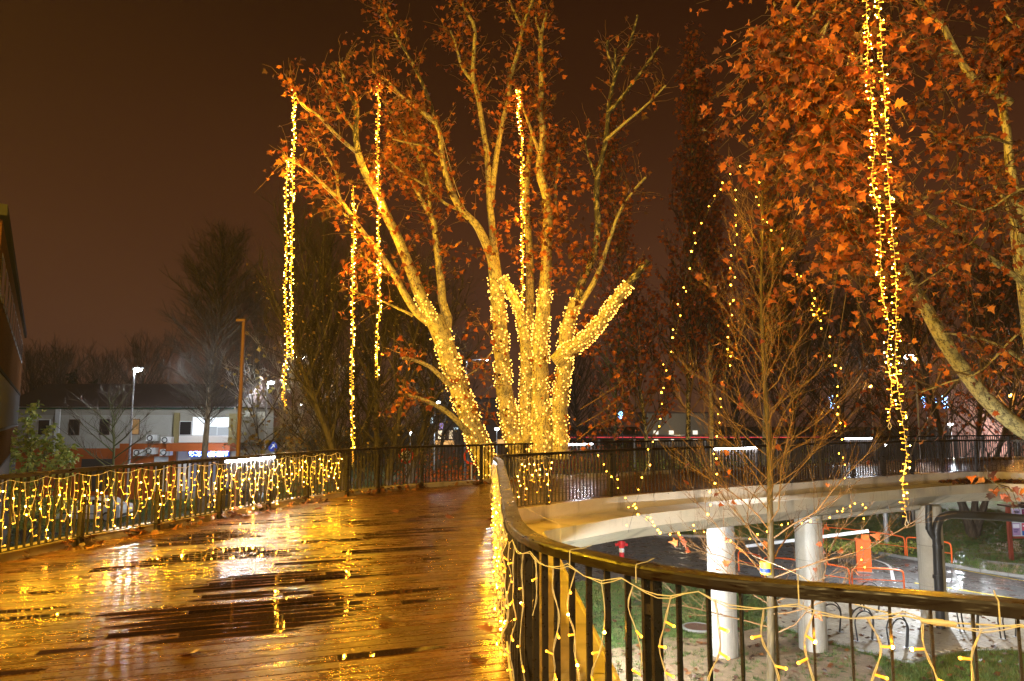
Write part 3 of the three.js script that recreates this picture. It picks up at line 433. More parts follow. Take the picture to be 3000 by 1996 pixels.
{ // cycle stands
  const mk = (label) => { const t = thing('cycle_stand', label, 'bike rack', V(0, 0, 0), 0, null); for (const [r, h, o] of [[.37, .93, -.05], [.31, .84, .05]]) { const pts = []; for (let k = 0; k <= 22; k++) { const a = k / 22 * Math.PI * 1.16 - Math.PI * .08; pts.push(V(Math.cos(a) * r, h - r * 1.05 + Math.sin(a) * r * 1.05, o)); } pts.unshift(V(r * .8, 0, o)); pts.push(V(-r * .8, 0, o)); new MB().tube(curveOf(pts).getPoints(50), .021, 8).build(o < 0 ? 'outer_hoop' : 'inner_hoop', M.pipe, t); } for (const s of [-1, 1]) new MB().box(V(s * .28, .02, 0), .14, .012, .2).build('foot_plate', M.galv, t); return t; };
  const list = [[2435, 1856, 'dark hoop cycle stand nearest the middle column, left end of the front row'], [2532, 1880, 'dark hoop cycle stand in the front row, second from the left'], [2636, 1906, 'dark hoop cycle stand at the front corner of the paving'], [2738, 1830, 'dark hoop cycle stand in the back row behind the cable coupling'], [2842, 1852, 'dark hoop cycle stand in the back row near the right edge'], [2960, 1874, 'dark hoop cycle stand farthest right, at the picture edge'], [2552, 1792, 'dark hoop cycle stand whose feet show just under the near handrail']];
  const first = mk(list[0][2]); list.forEach(([x, y, l], k) => { const p = on(x, y, GROUND); p.y = GROUND + .02; const turn = .1 + (k % 3) * .12; if (k) dup(first, p, turn, l); else { first.position.copy(p); first.rotation.y = turn; } });
}
{ // tubular guard rails of the entry lane, barrier, poles, hydrant, cover, board
  const rail = (a, b, h, mat, label) => { const t = thing('guard_rail', label, 'guard rail'), A = a.clone().setY(GROUND + h), B = b.clone().setY(GROUND + h), r = .032, d = V().subVectors(B, A).normalize(), c = (p, s) => p.clone().addScaledVector(d, s); new MB().tube(curveOf([a.clone().setY(GROUND), c(A, 0).setY(GROUND + h - .16), c(A, .03).setY(GROUND + h - .05), c(A, .14), c(B, -.14), c(B, -.03).setY(GROUND + h - .05), c(B, 0).setY(GROUND + h - .16), b.clone().setY(GROUND)]).getPoints(60), r, 10).build('hoop_tube', mat, t); new MB().tube([c(A, .0).setY(GROUND + h * .52), c(B, 0).setY(GROUND + h * .52)], .018, 8).build('middle_rail', mat, t); };
  const G = (x, y) => on(x, y, GROUND);
  rail(G(2414, 1600), G(2653, 1634), .93, M.orangePaint, 'orange tubular guard rail beyond the road, left of the grey column'); rail(G(2659, 1634), G(2790, 1655), .93, M.orangePaint, 'orange tubular guard rail that comes out on the right of the drainpipe column');
  rail(G(2240, 1692), G(2490, 1729), .8, M.orangePaint, 'red-orange guard rail this side of the road, between bare tree and middle column'); rail(G(2499, 1730), G(2650, 1737), .8, M.orangePaint, 'red-orange guard rail this side of the road, in front of the barrier cabinet'); rail(G(2165, 1672), G(2232, 1690), .8, M.orangePaint, 'short orange guard rail left of the bare tree trunk');
  const p = G(2532, 1675), bg = thing('barrier_gate', 'orange parking barrier cabinet with its white boom lowered to the left', 'barrier', p), d = -p.z;
  new MB().box(V(0, .66, 0), .56, 1.26, .42, -.35).build('cabinet', M.orangeBox, bg); new MB().box(V(0, 1.31, 0), .6, .05, .46, -.35).build('lid', M.orangeBox, bg); new MB().box(V(.11, 1.02, .2), .12, .22, .012, -.35).build('window', M.darkTrim, bg); new MB().box(V(0, .015, 0), .66, .03, .52, -.35).build('plinth', M.kerb, bg); new MB().box(V(.12, 1.42, -.02), .3, .2, .2, -.35).build('motor_head', M.orangePaint, bg);
  const a0 = at(2545, 1556, d - .1).sub(p), a1 = at(2185, 1601, d + .6).sub(p); new MB().beam(a0, a1, .07, .12).build('boom', M.white, bg);
  const pole = (px, yb, yt, r, mat, label, d0) => { const b = d0 ? at(px, 1228, d0).setY(GROUND) : G(px, yb), t = thing('pole', label, 'pole', b); new MB().tube([V(0, 0, 0), V(0, at(px, yt, -b.z).y - GROUND, 0)], [r, r * .8], 12).build('shaft', mat, t); new MB().tube([V(0, 0, 0), V(0, .03, 0)], r * 1.7, 12).build('base_plate', mat, t); return t; };
  pole(2600, 1614, 1500, .12, M.galv, 'slim grey pole standing in the planted strip beyond the orange rail');
  const h = G(1822, 1652), hy = thing('hydrant', 'red and white hydrant pillar beside the dark road under the walkway', 'hydrant', h); new MB().tube([V(0, 0, 0), V(0, .5, 0)], .11, 14).build('lower_barrel', M.redPaint, hy); new MB().tube([V(0, .5, 0), V(0, .68, 0)], .112, 14).build('white_band', M.white, hy); new MB().tube([V(0, .68, 0), V(0, .8, 0), V(0, .9, 0), V(0, .96, 0), V(0, .99, 0)], [.11, .15, .19, .17, .08], 14).build('bonnet', M.redPaint, hy); for (const s of [-1, 1]) new MB().tube([V(s * .1, .82, 0), V(s * .28, .82, 0)], .07, 10).build('outlet', M.redPaint, hy);
  const mc = thing('manhole_cover', 'round rusty manhole cover in the grass beside the white column', 'manhole cover', G(2045, 1846)); part('lid', new THREE.CylinderGeometry(.42, .42, .09, 30).translate(0, .05, 0), M.rust, mc); part('collar', new THREE.TorusGeometry(.44, .05, 8, 30).rotateX(Math.PI / 2).translate(0, .06, 0), M.kerb, mc);
  const ib = thing('notice_board', 'brown wooden notice board with posters at the right edge of the footpath', 'notice board', G(2955, 1646)), D = -ib.position.z, L = (x, y) => at(x, y, D).sub(ib.position);
  for (const x of [2953, 3075]) { const q = L(x, 1490); new MB().beam(V(q.x, 0, 0), V(q.x, q.y + .1, 0), .14, .14).build('post', M.lacquer, ib); }
  const tl = L(2962, 1490), br = L(3066, 1572); new MB().box(V((tl.x + br.x) / 2, (tl.y + br.y) / 2, 0), br.x - tl.x, tl.y - br.y, .05).build('panel', M.frame, ib); new MB().box(V((tl.x + br.x) / 2, tl.y + .14, .1), br.x - tl.x + .9, .07, .7).build('roof', M.frameBrown, ib); new MB().box(V((tl.x + br.x) / 2, br.y - .04, 0), br.x - tl.x, .1, .08).build('sill', M.lacquer, ib);
  const poster = (w, h2, draw) => { const c = document.createElement('canvas'); c.width = 128; c.height = 128; draw(c.getContext('2d')); const t = new THREE.CanvasTexture(c); t.colorSpace = THREE.SRGBColorSpace; return std([1, 1, 1], .4, { map: t }); };
  const ps = [[2964, 2990, 1492, 1508, (g) => { g.fillStyle = '#b9a6c8'; g.fillRect(0, 0, 128, 128); g.strokeStyle = '#20161e'; g.lineWidth = 9; g.strokeRect(40, 44, 14, 44); g.strokeRect(60, 40, 14, 50); g.strokeRect(80, 44, 14, 44); g.beginPath(); g.moveTo(14, 50); g.lineTo(34, 66); g.lineTo(14, 82); g.moveTo(114, 50); g.lineTo(98, 66); g.lineTo(114, 82); g.stroke(); }], [2992, 3064, 1492, 1530, (g) => { g.fillStyle = '#7a1d4a'; g.fillRect(0, 0, 128, 128); g.fillStyle = '#e9d6e6'; g.fillRect(12, 14, 70, 12); g.fillRect(12, 36, 50, 8); g.fillStyle = '#c8403a'; g.fillRect(60, 60, 60, 60); }], [2964, 2990, 1533, 1569, (g) => { g.fillStyle = '#b48fb6'; g.fillRect(0, 0, 128, 128); g.fillStyle = '#efe6f0'; g.fillRect(10, 10, 108, 40); g.fillStyle = '#4a3a70'; g.fillRect(20, 66, 80, 10); g.fillRect(20, 86, 60, 10); }], [2992, 3018, 1533, 1569, (g) => { g.fillStyle = '#d8506a'; g.fillRect(0, 0, 128, 128); g.fillStyle = '#2a62b0'; g.fillRect(0, 80, 128, 48); g.fillStyle = '#fff'; g.fillRect(18, 22, 90, 14); }]];
  for (const [x0, x1, y0, y1, draw] of ps) { const a = L(x0, y0), b = L(x1, y1); const m = part('poster', new THREE.PlaneGeometry(b.x - a.x, a.y - b.y), poster(1, 1, draw), ib); m.position.set((a.x + b.x) / 2, (a.y + b.y) / 2, .029); }
}
// ---------------------------------------------------------------- trees
const leafMake = (kx, ky, tw) => {                                               // plane leaf: five pointed lobes, slightly folded, stalk at the origin, tip along +y
  const o = [[0, 0], [.2, .02], [.47, .12], [.3, .27], [.56, .5], [.26, .56], [.2, .66], [0, 1], [-.2, .66], [-.26, .56], [-.56, .5], [-.3, .27], [-.47, .12], [-.2, .02]];
  const p = [], i = [], uv = [], z = (x, y) => kx * Math.abs(x) + ky * y * y + tw * x * y; p.push(0, .4, z(0, .4)); uv.push(.5, .4);
  o.forEach(([x, y]) => { p.push(x, y, z(x, y)); uv.push(x + .5, y); }); for (let k = 1; k <= o.length; k++) i.push(0, k, k % o.length + 1);
  const g = new THREE.BufferGeometry(); g.setAttribute('position', new THREE.Float32BufferAttribute(p, 3)); g.setAttribute('uv', new THREE.Float32BufferAttribute(uv, 2)); g.setIndex(i); g.computeVertexNormals(); return g;
};
const leafG = leafMake(.22, -.16, 0), leafKinds = [leafG, leafMake(.75, -.5, .3), leafMake(-.5, .45, -.4), leafMake(.3, -.75, .7)];
const leafSmall = (() => { const p = [0, 0, 0, .32, .45, .06, 0, 1, -.08, -.32, .45, .06], g = new THREE.BufferGeometry(); g.setAttribute('position', new THREE.Float32BufferAttribute(p, 3)); g.setAttribute('uv', new THREE.Float32BufferAttribute([.5, 0, 1, .5, .5, 1, 0, .5], 2)); g.setIndex([0, 1, 2, 0, 2, 3]); g.computeVertexNormals(); return g; })();
const tints = { orange: [[.46, .11, .011], [.27, .05, .007], [.56, .18, .02], [.1, .02, .006], [.4, .085, .009], [.16, .03, .006], [.07, .02, .007], [.32, .06, .008]], red: [[.42, .08, .018], [.52, .12, .02], [.28, .05, .014], [.58, .17, .03]], yellow: [[.4, .25, .05], [.3, .17, .04], [.36, .3, .08], [.22, .12, .03]], green: [[.3, .37, .04], [.42, .45, .07], [.18, .26, .03], [.5, .48, .09]] };
const tintC = Object.fromEntries(Object.entries(tints).map(([k, l]) => [k, l.map((c) => new THREE.Color().setRGB(...c))]));
const leafMats = Object.fromEntries(Object.entries(tints).map(([k, l]) => [k, l.map((c) => new THREE.MeshPhysicalMaterial({ color: new THREE.Color().setRGB(...c), roughness: .7, transmission: .35, thickness: 0, side: THREE.DoubleSide }))]));
function leafMatrix(p, size, rnd, droop = .6) { const d = V(rnd() - .5, -droop * rnd() + .15, rnd() - .5).normalize(), q = new THREE.Quaternion().setFromUnitVectors(UP, d).multiply(new THREE.Quaternion().setFromAxisAngle(UP, rnd() * 6.283)); return new THREE.Matrix4().compose(p, q, V(size * (.8 + rnd() * .4), size, size)); }
function addLeaves(root, mats, kind, geo, singles) {                 // the nearest ones as leaves of their own, the rest as one part
  mats.sort((a, b) => Math.hypot(a.elements[12], a.elements[13] - EYE, a.elements[14]) - Math.hypot(b.elements[12], b.elements[13] - EYE, b.elements[14]));
  const l = leafMats[kind]; mats.slice(0, singles).forEach((m, k) => { const o = part('leaf', geo === leafG ? leafKinds[k % 4] : geo, l[k % l.length], root); o.applyMatrix4(m); });
  const rest = mats.slice(singles); if (geo === leafG) leafKinds.forEach((g, j) => { const r = rest.filter((_, k) => k % 4 === j); if (r.length) instances('foliage', g, M.leafOrange, r, root, tintC[kind]); }); else if (rest.length) instances('foliage', geo, M.leafOrange, rest, root, tintC[kind]);
}
const lpx = (pts, d0, d1) => pts.map(([x, y], k) => at(x, y, lerp(d0, d1, k / (pts.length - 1))));
function taper(mb, pts, w0, w1, sides = 10, pow = 1) { const c = curveOf(pts), n = Math.max(4, Math.round(c.getLength() / .28)), q = [], r = []; for (let k = 0; k <= n; k++) { q.push(c.getPointAt(k / n)); r.push(lerp(w0, w1, Math.pow(k / n, pow)) / 2); } mb.tube(q, r, sides, true, .06); return { c, w0, w1, pow }; }
function twigsOn(mb, limb, n, len, rnd, leaves, opt) {               // twigs with leaves that spring from a limb
  for (let k = 0; k < n; k++) {
    const t = lerp(opt.from ?? .25, 1, Math.pow(rnd(), .8)), p = limb.c.getPointAt(t), tan = limb.c.getTangentAt(t), d = V(rnd() - .5, rnd() - .5, rnd() - .5).normalize(); d.addScaledVector(tan, .5 - d.dot(tan)).add(V(0, .25, 0)).normalize();
    const L = len * (.35 + rnd() * .9), pts = [p]; let q = p.clone(); for (let j = 1; j <= 4; j++) { q = q.clone().addScaledVector(d, L / 4).add(V((rnd() - .5) * .12 * L, (rnd() - .5) * .12 * L - (opt.sag ?? .02) * j, (rnd() - .5) * .12 * L)); pts.push(q); }
    mb.tube(pts, [.011, .009, .007, .005, .003].map((r) => r * (opt.thick ?? 1)), 3, false);
    const m = Math.round((opt.per ?? 6) * (.3 + rnd() * 1.2) * (opt.fade ? opt.fade(q) : 1));
    for (let j = 0; j < m; j++) { const b = pts[1 + Math.floor(rnd() * 4)]; leaves.push(leafMatrix(b.clone().add(V((rnd() - .5) * .34 * (opt.tight ?? 1), (rnd() - .5) * .3 * (opt.tight ?? 1) - .06, (rnd() - .5) * .34 * (opt.tight ?? 1))), opt.size * (.65 + rnd() * .6), rnd)); }
  }
}
// ---- the big plane tree behind the railing, limbs wrapped in lights
const plane = thing('plane_tree', 'big pollarded plane tree with light-wrapped limbs and orange leaves behind the far railing', 'tree', V(.8, GROUND, -22.5));
const local = (root, ps) => ps.map((p) => p.clone().sub(root.position));
const wraps = [], planeLimbs = [];
{
  const rnd = rng(101), leaves = [], tb = new MB(), db = new MB(), tw = new MB(), R = plane.position;
  const L = (px, d0, d1, w0, w1, o = {}) => { const ps = lpx(px, d0, d1), sc = (w, d) => (w < 38 ? .86 : .95) * w * d / FOCAL; const lb = new MB(), l = taper(lb, local(plane, ps), sc(w0, d0), sc(w1, d1), w0 > 18 ? 14 : 8, o.pow ?? .8); lb.build(w0 > 50 ? 'trunk' : 'limb', o.dark ? M.planeDark : M.planeBark, plane); planeLimbs.push(l); if (o.twigs) twigsOn(tw, l, o.twigs, o.len ?? 1, rnd, leaves, { size: .15, per: (o.per ?? 7) * .62, from: o.from ?? .2 }); return l; };
  // left leaning stem
  wraps.push([L([[1475, 1700], [1460, 1440], [1402, 1300], [1338, 1120], [1290, 975], [1268, 930]], 21.6, 21, 66, 58), .37, .9, 62, 'light-wrapped leaning left stem', 460]);
  L([[1290, 975], [1262, 925], [1224, 850], [1202, 792], [1166, 698], [1130, 627], [1108, 576], [1068, 504], [1050, 451]], 21, 20.4, 42, 24, { twigs: 52 });
  wraps.push([L([[1274, 950], [1248, 905], [1228, 862]], 20.95, 20.9, 40, 36), .05, 1, 44, 'light-wrapped short fork on the left stem', 90]);
  L([[1273, 957], [1224, 921], [1188, 868], [1148, 792], [1090, 716], [1041, 649], [1001, 590], [952, 545], [894, 491], [867, 473], [838, 463]], 21, 19.6, 30, 8, { twigs: 62, from: .4 });
  L([[1050, 451], [1041, 388], [1045, 312], [1019, 268], [996, 183]], 20.4, 20.2, 22, 11, { twigs: 36, dark: true }); L([[1050, 451], [979, 388], [934, 339], [889, 308], [858, 263], [846, 246]], 20.4, 19.7, 14, 5, { twigs: 38 }); L([[1041, 384], [1005, 339], [970, 286], [934, 241]], 20.4, 20.4, 10, 5, { twigs: 24 });
  L([[1000, 592], [988, 554], [988, 513], [956, 455], [912, 384]], 20, 20.2, 11, 6, { twigs: 24 }); L([[1040, 648], [1000, 622], [970, 594]], 20.2, 20, 10, 6, { dark: true, twigs: 8 });
  L([[1300, 985], [1313, 939], [1296, 886], [1291, 823], [1278, 712], [1269, 645], [1242, 600], [1206, 536], [1166, 504], [1121, 451]], 21.2, 21.8, 36, 9, { twigs: 84 });
  L([[1260, 634], [1251, 513], [1220, 455], [1193, 402], [1157, 344], [1121, 295]], 21.6, 22.2, 14, 7, { twigs: 56 }); L([[1166, 504], [1140, 480], [1118, 452]], 21.7, 21.4, 9, 5, { twigs: 14 });
  L([[1188, 868], [1158, 815], [1115, 790], [1080, 760], [1056, 748]], 20.9, 20.3, 12, 6, { twigs: 22, from: .3 }); L([[1210, 925], [1158, 900], [1090, 870], [1040, 858]], 20.9, 20.2, 11, 4, { twigs: 20, from: .3 });
  L([[1322, 1130], [1296, 1109], [1264, 1078], [1215, 1055], [1179, 1049]], 20.9, 20, 20, 10, { twigs: 12, from: .7 }); L([[1372, 1270], [1349, 1243], [1304, 1203], [1251, 1176], [1188, 1156]], 20.8, 19.7, 24, 11, { twigs: 18, from: .62, len: .8 });
  // central cluster of stems
  L([[1545, 1750], [1545, 1460], [1530, 1330], [1502, 1270], [1490, 1200]], 22.6, 22.2, 110, 60);
  wraps.push([L([[1530, 1345], [1502, 1265], [1479, 1158], [1470, 1046], [1464, 957], [1455, 846], [1449, 786]], 22, 21.6, 58, 40), .03, .93, 52, 'light-wrapped left stem of the central cluster', 430]);
  L([[1449, 800], [1426, 716], [1395, 658], [1349, 612], [1313, 536], [1296, 460], [1282, 371], [1229, 321], [1171, 277], [1139, 241], [1086, 205]], 21.6, 20.4, 34, 8, { twigs: 104 });
  L([[1455, 790], [1444, 690], [1435, 589], [1426, 446], [1413, 366], [1399, 277], [1386, 232], [1390, 134], [1390, 80], [1359, 18], [1345, -60]], 21.8, 22.6, 28, 10, { twigs: 90 });
  L([[1386, 240], [1355, 200], [1335, 130], [1320, 90]], 22.4, 22.8, 14, 7, { twigs: 30 }); L([[1282, 371], [1240, 250], [1200, 170], [1170, 120], [1150, 80], [1120, 20], [1100, -50]], 21.3, 22.6, 16, 8, { dark: true, twigs: 74 }); L([[1296, 465], [1250, 430], [1200, 420], [1150, 408]], 21.2, 20.6, 9, 5, { twigs: 24 }); L([[1350, 616], [1310, 600], [1240, 540], [1180, 505], [1120, 452]], 21.6, 21.2, 12, 5, { twigs: 30 }); L([[1250, 560], [1225, 440], [1215, 380], [1190, 300]], 22, 22.6, 13, 6, { twigs: 50, dark: true });
  wraps.push([L([[1548, 1300], [1542, 1180], [1542, 1046], [1529, 939], [1502, 868], [1471, 812]], 21.9, 21.5, 46, 30), .05, 1, 44, 'light-wrapped inner stem bending left in the central cluster', 300]);
  L([[1545, 1250], [1546, 1100], [1550, 1002], [1553, 868], [1551, 734], [1542, 600], [1548, 480], [1562, 380]], 22.5, 23, 38, 16, { twigs: 50, from: .35 });
  L([[1437, 610], [1453, 469], [1475, 348], [1488, 304], [1497, 223], [1524, 134], [1533, 76], [1560, 4], [1572, -50]], 22, 22.6, 22, 11, { twigs: 84 }); L([[1533, 90], [1500, 20], [1480, -40]], 22.6, 23, 10, 7, { twigs: 20 });
  wraps.push([L([[1590, 1345], [1582, 1180], [1582, 1002], [1591, 912], [1596, 850]], 21.8, 21.8, 74, 40), .02, 1, 66, 'light-wrapped middle stem of the central cluster', 480]);
  L([[1594, 880], [1600, 800], [1603, 700], [1606, 610], [1596, 558], [1580, 500], [1587, 438], [1591, 379], [1580, 321], [1587, 268], [1584, 179], [1585, 98]], 21.8, 22.2, 40, 16, { twigs: 150, from: .1 }); L([[1585, 100], [1596, 60], [1600, 36]], 22.2, 22.2, 14, 12, { twigs: 16 }); L([[1585, 100], [1573, 70], [1570, 50]], 22.2, 22.2, 9, 7, {}); L([[1578, 445], [1555, 379], [1529, 304], [1517, 263]], 22, 21.2, 13, 7, { twigs: 24 });
  L([[1630, 620], [1628, 540], [1640, 440], [1640, 380]], 22.3, 22.7, 9, 4, { twigs: 60 });
  wraps.push([L([[1640, 1345], [1640, 1180], [1654, 1069], [1658, 979], [1680, 904], [1690, 880]], 21.8, 21.8, 56, 38), .02, 1, 56, 'light-wrapped right stem of the central cluster', 400]);
  L([[1690, 885], [1703, 830], [1725, 788], [1747, 712], [1752, 645], [1747, 580], [1752, 513], [1770, 438], [1779, 379], [1783, 312], [1801, 232], [1823, 179], [1850, 112], [1868, 45]], 21.8, 22.4, 30, 8, { dark: true, twigs: 40, from: .4, per: 2.5 });
  L([[1779, 335], [1828, 277], [1886, 201], [1930, 138]], 22.2, 22, 15, 9, { dark: true, twigs: 20, per: 2 }); L([[1776, 410], [1814, 375], [1868, 330], [1917, 286], [1950, 250]], 22.1, 21.6, 13, 6, { twigs: 20, per: 2.5 }); L([[1801, 225], [1796, 190], [1779, 152], [1781, 120]], 22.3, 22.3, 11, 10, { dark: true, twigs: 10, per: 1.5 }); L([[1799, 235], [1802, 190], [1803, 143]], 22.3, 22.4, 11, 9, { dark: true, twigs: 8, per: 1.5 }); L([[1745, 515], [1720, 446], [1716, 406], [1729, 388]], 22.1, 22, 10, 6, { dark: true, twigs: 12, per: 4 });
  L([[1697, 905], [1707, 881], [1738, 832], [1765, 765], [1787, 700], [1814, 625], [1850, 567], [1892, 520]], 21.8, 21.4, 22, 8, { twigs: 44, from: .25, per: 4 });
  wraps.push([L([[1630, 1060], [1660, 1030], [1689, 1013], [1752, 953], [1796, 890], [1842, 832]], 21.7, 20.8, 50, 34), .1, 1, 52, 'light-wrapped limb reaching far right', 330]); L([[1838, 838], [1868, 800], [1899, 765]], 20.8, 20.6, 30, 20, { dark: true, twigs: 5 });
  // leafy shoots low on the stems
  const low = [[1700, 760, 70], [1640, 820, 46], [1420, 740, 36], [1660, 640, 60], [1690, 540, 40], [1640, 700, 50], [1330, 760, 26], [1500, 620, 40], [1690, 1280, 22], [1480, 690, 34], [1560, 760, 40], [1740, 1000, 24], [1440, 1050, 22], [1600, 1100, 20], [1385, 990, 22], [1700, 930, 30]];
  for (const [x, y, n] of low) { const c = at(x, y, 21.4).sub(R); for (let k = 0; k < n; k++) leaves.push(leafMatrix(c.clone().add(V((rnd() + rnd() - 1) * .75, (rnd() + rnd() - 1) * .75, (rnd() + rnd() - 1) * .7)), .1 + rnd() * .1, rnd)); }
  for (const pts of [[[1450, 1010], [1410, 950], [1380, 908]], [[1450, 1020], [1390, 1085], [1345, 1110]], [[1480, 1280], [1430, 1210], [1370, 1165]], [[1700, 1200], [1780, 1150], [1850, 1100]], [[1690, 1290], [1760, 1240], [1840, 1215]], [[1690, 1250], [1760, 1210], [1860, 1130]], [[1480, 1130], [1440, 1120], [1400, 1060]]]) { const l = { c: curveOf(local(plane, lpx(pts, 21.4, 20.8))) }; tw.tube(l.c.getPoints(8), [.014, .013, .012, .011, .01, .009, .007, .005, .003], 4, false); twigsOn(tw, l, 12, .7, rnd, leaves, { size: .13, per: 2.2, from: .2 }); }
  tw.build('twigs', M.twigWarm, plane, 'stuff');
  addLeaves(plane, leaves, 'orange', leafG, 280); console.log('plane leaves', leaves.length);
}
// ---- lights wound round the limbs
const bulbRound = new THREE.SphereGeometry(1, 6, 4);
const trunkRoots = [];
wraps.forEach(([limb, a, b, w, label, n], i) => {
  const rnd = rng(200 + i), t = thing('wrapped_lights', label.replace('light-wrapped', 'warm string lights wound round the') , 'string lights', plane.position.clone()), ms = [], r0 = w / 2 * 21.6 / FOCAL, wire = [];
  const q = new THREE.Quaternion(), at0 = (u, f, o) => { const p = limb.c.getPointAt(u), tn = limb.c.getTangentAt(u), x = V().crossVectors(tn, V(0, 0, 1)).normalize(), y = V().crossVectors(tn, x); const r = lerp(limb.w0, limb.w1, Math.pow(u, limb.pow)) / 2 * 1.06 + o; return p.addScaledVector(x, Math.cos(f) * r).addScaledVector(y, Math.sin(f) * r); };
  n = Math.round(n * .85); for (let k = 0; k < n; k++) { let uu = (k + rnd() * 1.4) / (n + 1.4); if (uu > .8) uu = .8 + (uu - .8) * (1 + rnd() * rnd() * .9); if (N16(uu * 23, i * 3.1) < .27) continue; const u = clamp(lerp(a, b, uu), 0, .995), p = at0(u, k * 2.39996 + (rnd() - .5) * .8, .022 + rnd() * .035), s = .0145 + rnd() * .006; ms.push(new THREE.Matrix4().compose(p, q, V(s, s, s))); }
  const turns = Math.round(n / 26); for (let k = 0; k <= turns * 12; k++) wire.push(at0(lerp(a, b, k / (turns * 12)), k / 12 * Math.PI * 2, .012)); new MB().tube(wire, .006, 3, false).build('cable', M.cable, t);
  instances('bulbs', bulbRound, M.bulbWrap, ms, t);
  const m = Math.max(1, Math.round(n / 75)); for (let k = 0; k < m; k++) { const u = lerp(a, b, (k + .5) / m), p = at0(u, [-.6, .9, 2.4, 3.8][k % 4], .55).add(plane.position); p.z += .25; pointLight(p, AMBER, .2, .8); }
});
// ---- strands that hang down
function strand(label, pts, d, opt = {}) {
  const rnd = rng(opt.seed ?? 7), fine = curveOf(pts.map(([x, y]) => at(x, y, d))).getPoints(14), ps = fine.map((p, k) => k && k < 14 ? p.add(V((rnd() - .5) * .05, 0, (rnd() - .5) * .1)) : p), o = ps[0].clone(), t = thing('hanging_string_light', label, 'string lights', o), c = curveOf(ps.map((p) => p.clone().sub(o))), L = c.getLength(), n = Math.round(L * (opt.per ?? 26)), wire = [];
  for (let k = 0; k <= n * 2; k++) { const p = c.getPointAt(k / n / 2); wire.push(p.add(V(Math.sin(k * .9) * .006, 0, Math.cos(k * .9) * .006))); } new MB().tube(wire, opt.wire ?? .005, 4).build('cable', M.cable, t);
  for (let k = 0; k < Math.min(n, 295); k++) { const p = c.getPointAt((k + .5) / n), a = rnd() * 6.283, dd = V(Math.cos(a), (rnd() - .5) * .5, Math.sin(a) * .7), b = new THREE.Mesh(opt.near ? bulletG : bulletFar, [M.bulbBody, rnd() < (opt.bright ?? .35) ? M.bulbBright : M.bulb]); b.name = 'bulb'; b.castShadow = true; aim(b, p, dd); if (!opt.near) b.scale.setScalar(1.25); t.add(b); }
  const end = c.getPointAt(1); new MB().tube([end, end.clone().add(V(.02, -.06, 0)), end.clone().add(V(0, -.1, 0)), end.clone().add(V(-.02, -.06, 0)), end.clone().add(V(.002, -.005, 0))], .004, 4).build('end_loop', M.cable, t);
  const m = Math.max(2, Math.round(L / 1.1)); for (let k = 0; k < m; k++) pointLight(c.getPointAt((k + .5) / m).add(o).add(V((rnd() - .5) * .1, 0, .06)), AMBER, opt.power ?? 1.6, .6);
}
strand('long warm light strand hanging farthest left, the taller of the left pair', [[860, 258], [858, 480], [855, 760], [853, 1052]], 19.6, { seed: 1 });
strand('warm light strand hanging beside the tallest left one and ending lower', [[839, 466], [838, 700], [836, 960], [834, 1192]], 19.5, { seed: 2 });
strand('warm light strand reaching down behind the left railing, second column from left', [[1035, 545], [1034, 800], [1032, 1100], [1032, 1358]], 20, { seed: 3 });
strand('warm light strand hanging from a high bough, ending in mid-air, third column from left', [[1106, 232], [1108, 500], [1110, 800], [1106, 1105]], 20.4, { seed: 4 });
strand('warm light strand falling into the middle of the wrapped plane tree', [[1517, 265], [1527, 420], [1530, 640], [1533, 900]], 21.1, { seed: 5 });
strand('left strand of the near pair hanging over the light well at right', [[2543, -40], [2548, 200], [2566, 520], [2590, 900], [2606, 1235]], 8.2, { seed: 6, near: true, per: 26, wire: .003, bright: .3, power: 1.1 });
strand('right strand of the near pair over the light well, ending lower', [[2576, -40], [2584, 160], [2606, 480], [2625, 850], [2645, 1250], [2656, 1520]], 8, { seed: 8, near: true, per: 26, wire: .003, bright: .3, power: 1.1 });
// loose wires between the stems and the railings
for (const [label, pts, d] of [['loose white cable looping from the left stem to the central stems', [[1352, 1110], [1400, 1080], [1450, 1020]], [20.4, 20.8, 21.2]], ['loose white cable running along the far handrail to the central stems', [[1405, 1302], [1440, 1298], [1500, 1270], [1560, 1240]], [19.4, 19.6, 20.6, 21.4]], ['pale cable stretched from the railing past the bare tree', [[2205, 1628], [2330, 1680], [2480, 1762], [2700, 1815], [3020, 1840]], [11, 8, 6, 5, 4]], ['pale cable down the middle bough of the wrapped tree', [[1296, 400], [1340, 560], [1400, 690], [1430, 760]], [20.9, 21.1, 21.3, 21.4]], ['pale feed cable along the bough that carries the tallest left strand', [[1050, 458], [979, 395], [934, 346], [889, 315], [858, 268]], [20.2, 20.1, 19.9, 19.7, 19.5]], ['pale feed cable along the bough of the shorter left strand', [[1001, 600], [952, 552], [894, 498], [867, 480], [839, 468]], [19.9, 19.8, 19.6, 19.5, 19.4]], ['pale feed cable along the bough above the mid-air strand', [[1282, 378], [1229, 328], [1171, 284], [1106, 232]], [21, 20.8, 20.6, 20.3]], ['thin cable from the near handrail down to the ledge', [[1535, 1485], [1600, 1520], [1642, 1545], [1642, 1600]], [14.6, 13.6, 12.9, 12.7]]]) {
  const t = thing('loose_cable', label, 'cable'), c = curveOf(pts.map(([x, y], k) => at(x, y, d[k]))); new MB().tube(c.getPoints(24), d[0] > 12 && d[0] !== 14.6 ? .008 : .005, 5).build('wire', M.cable, t);
}
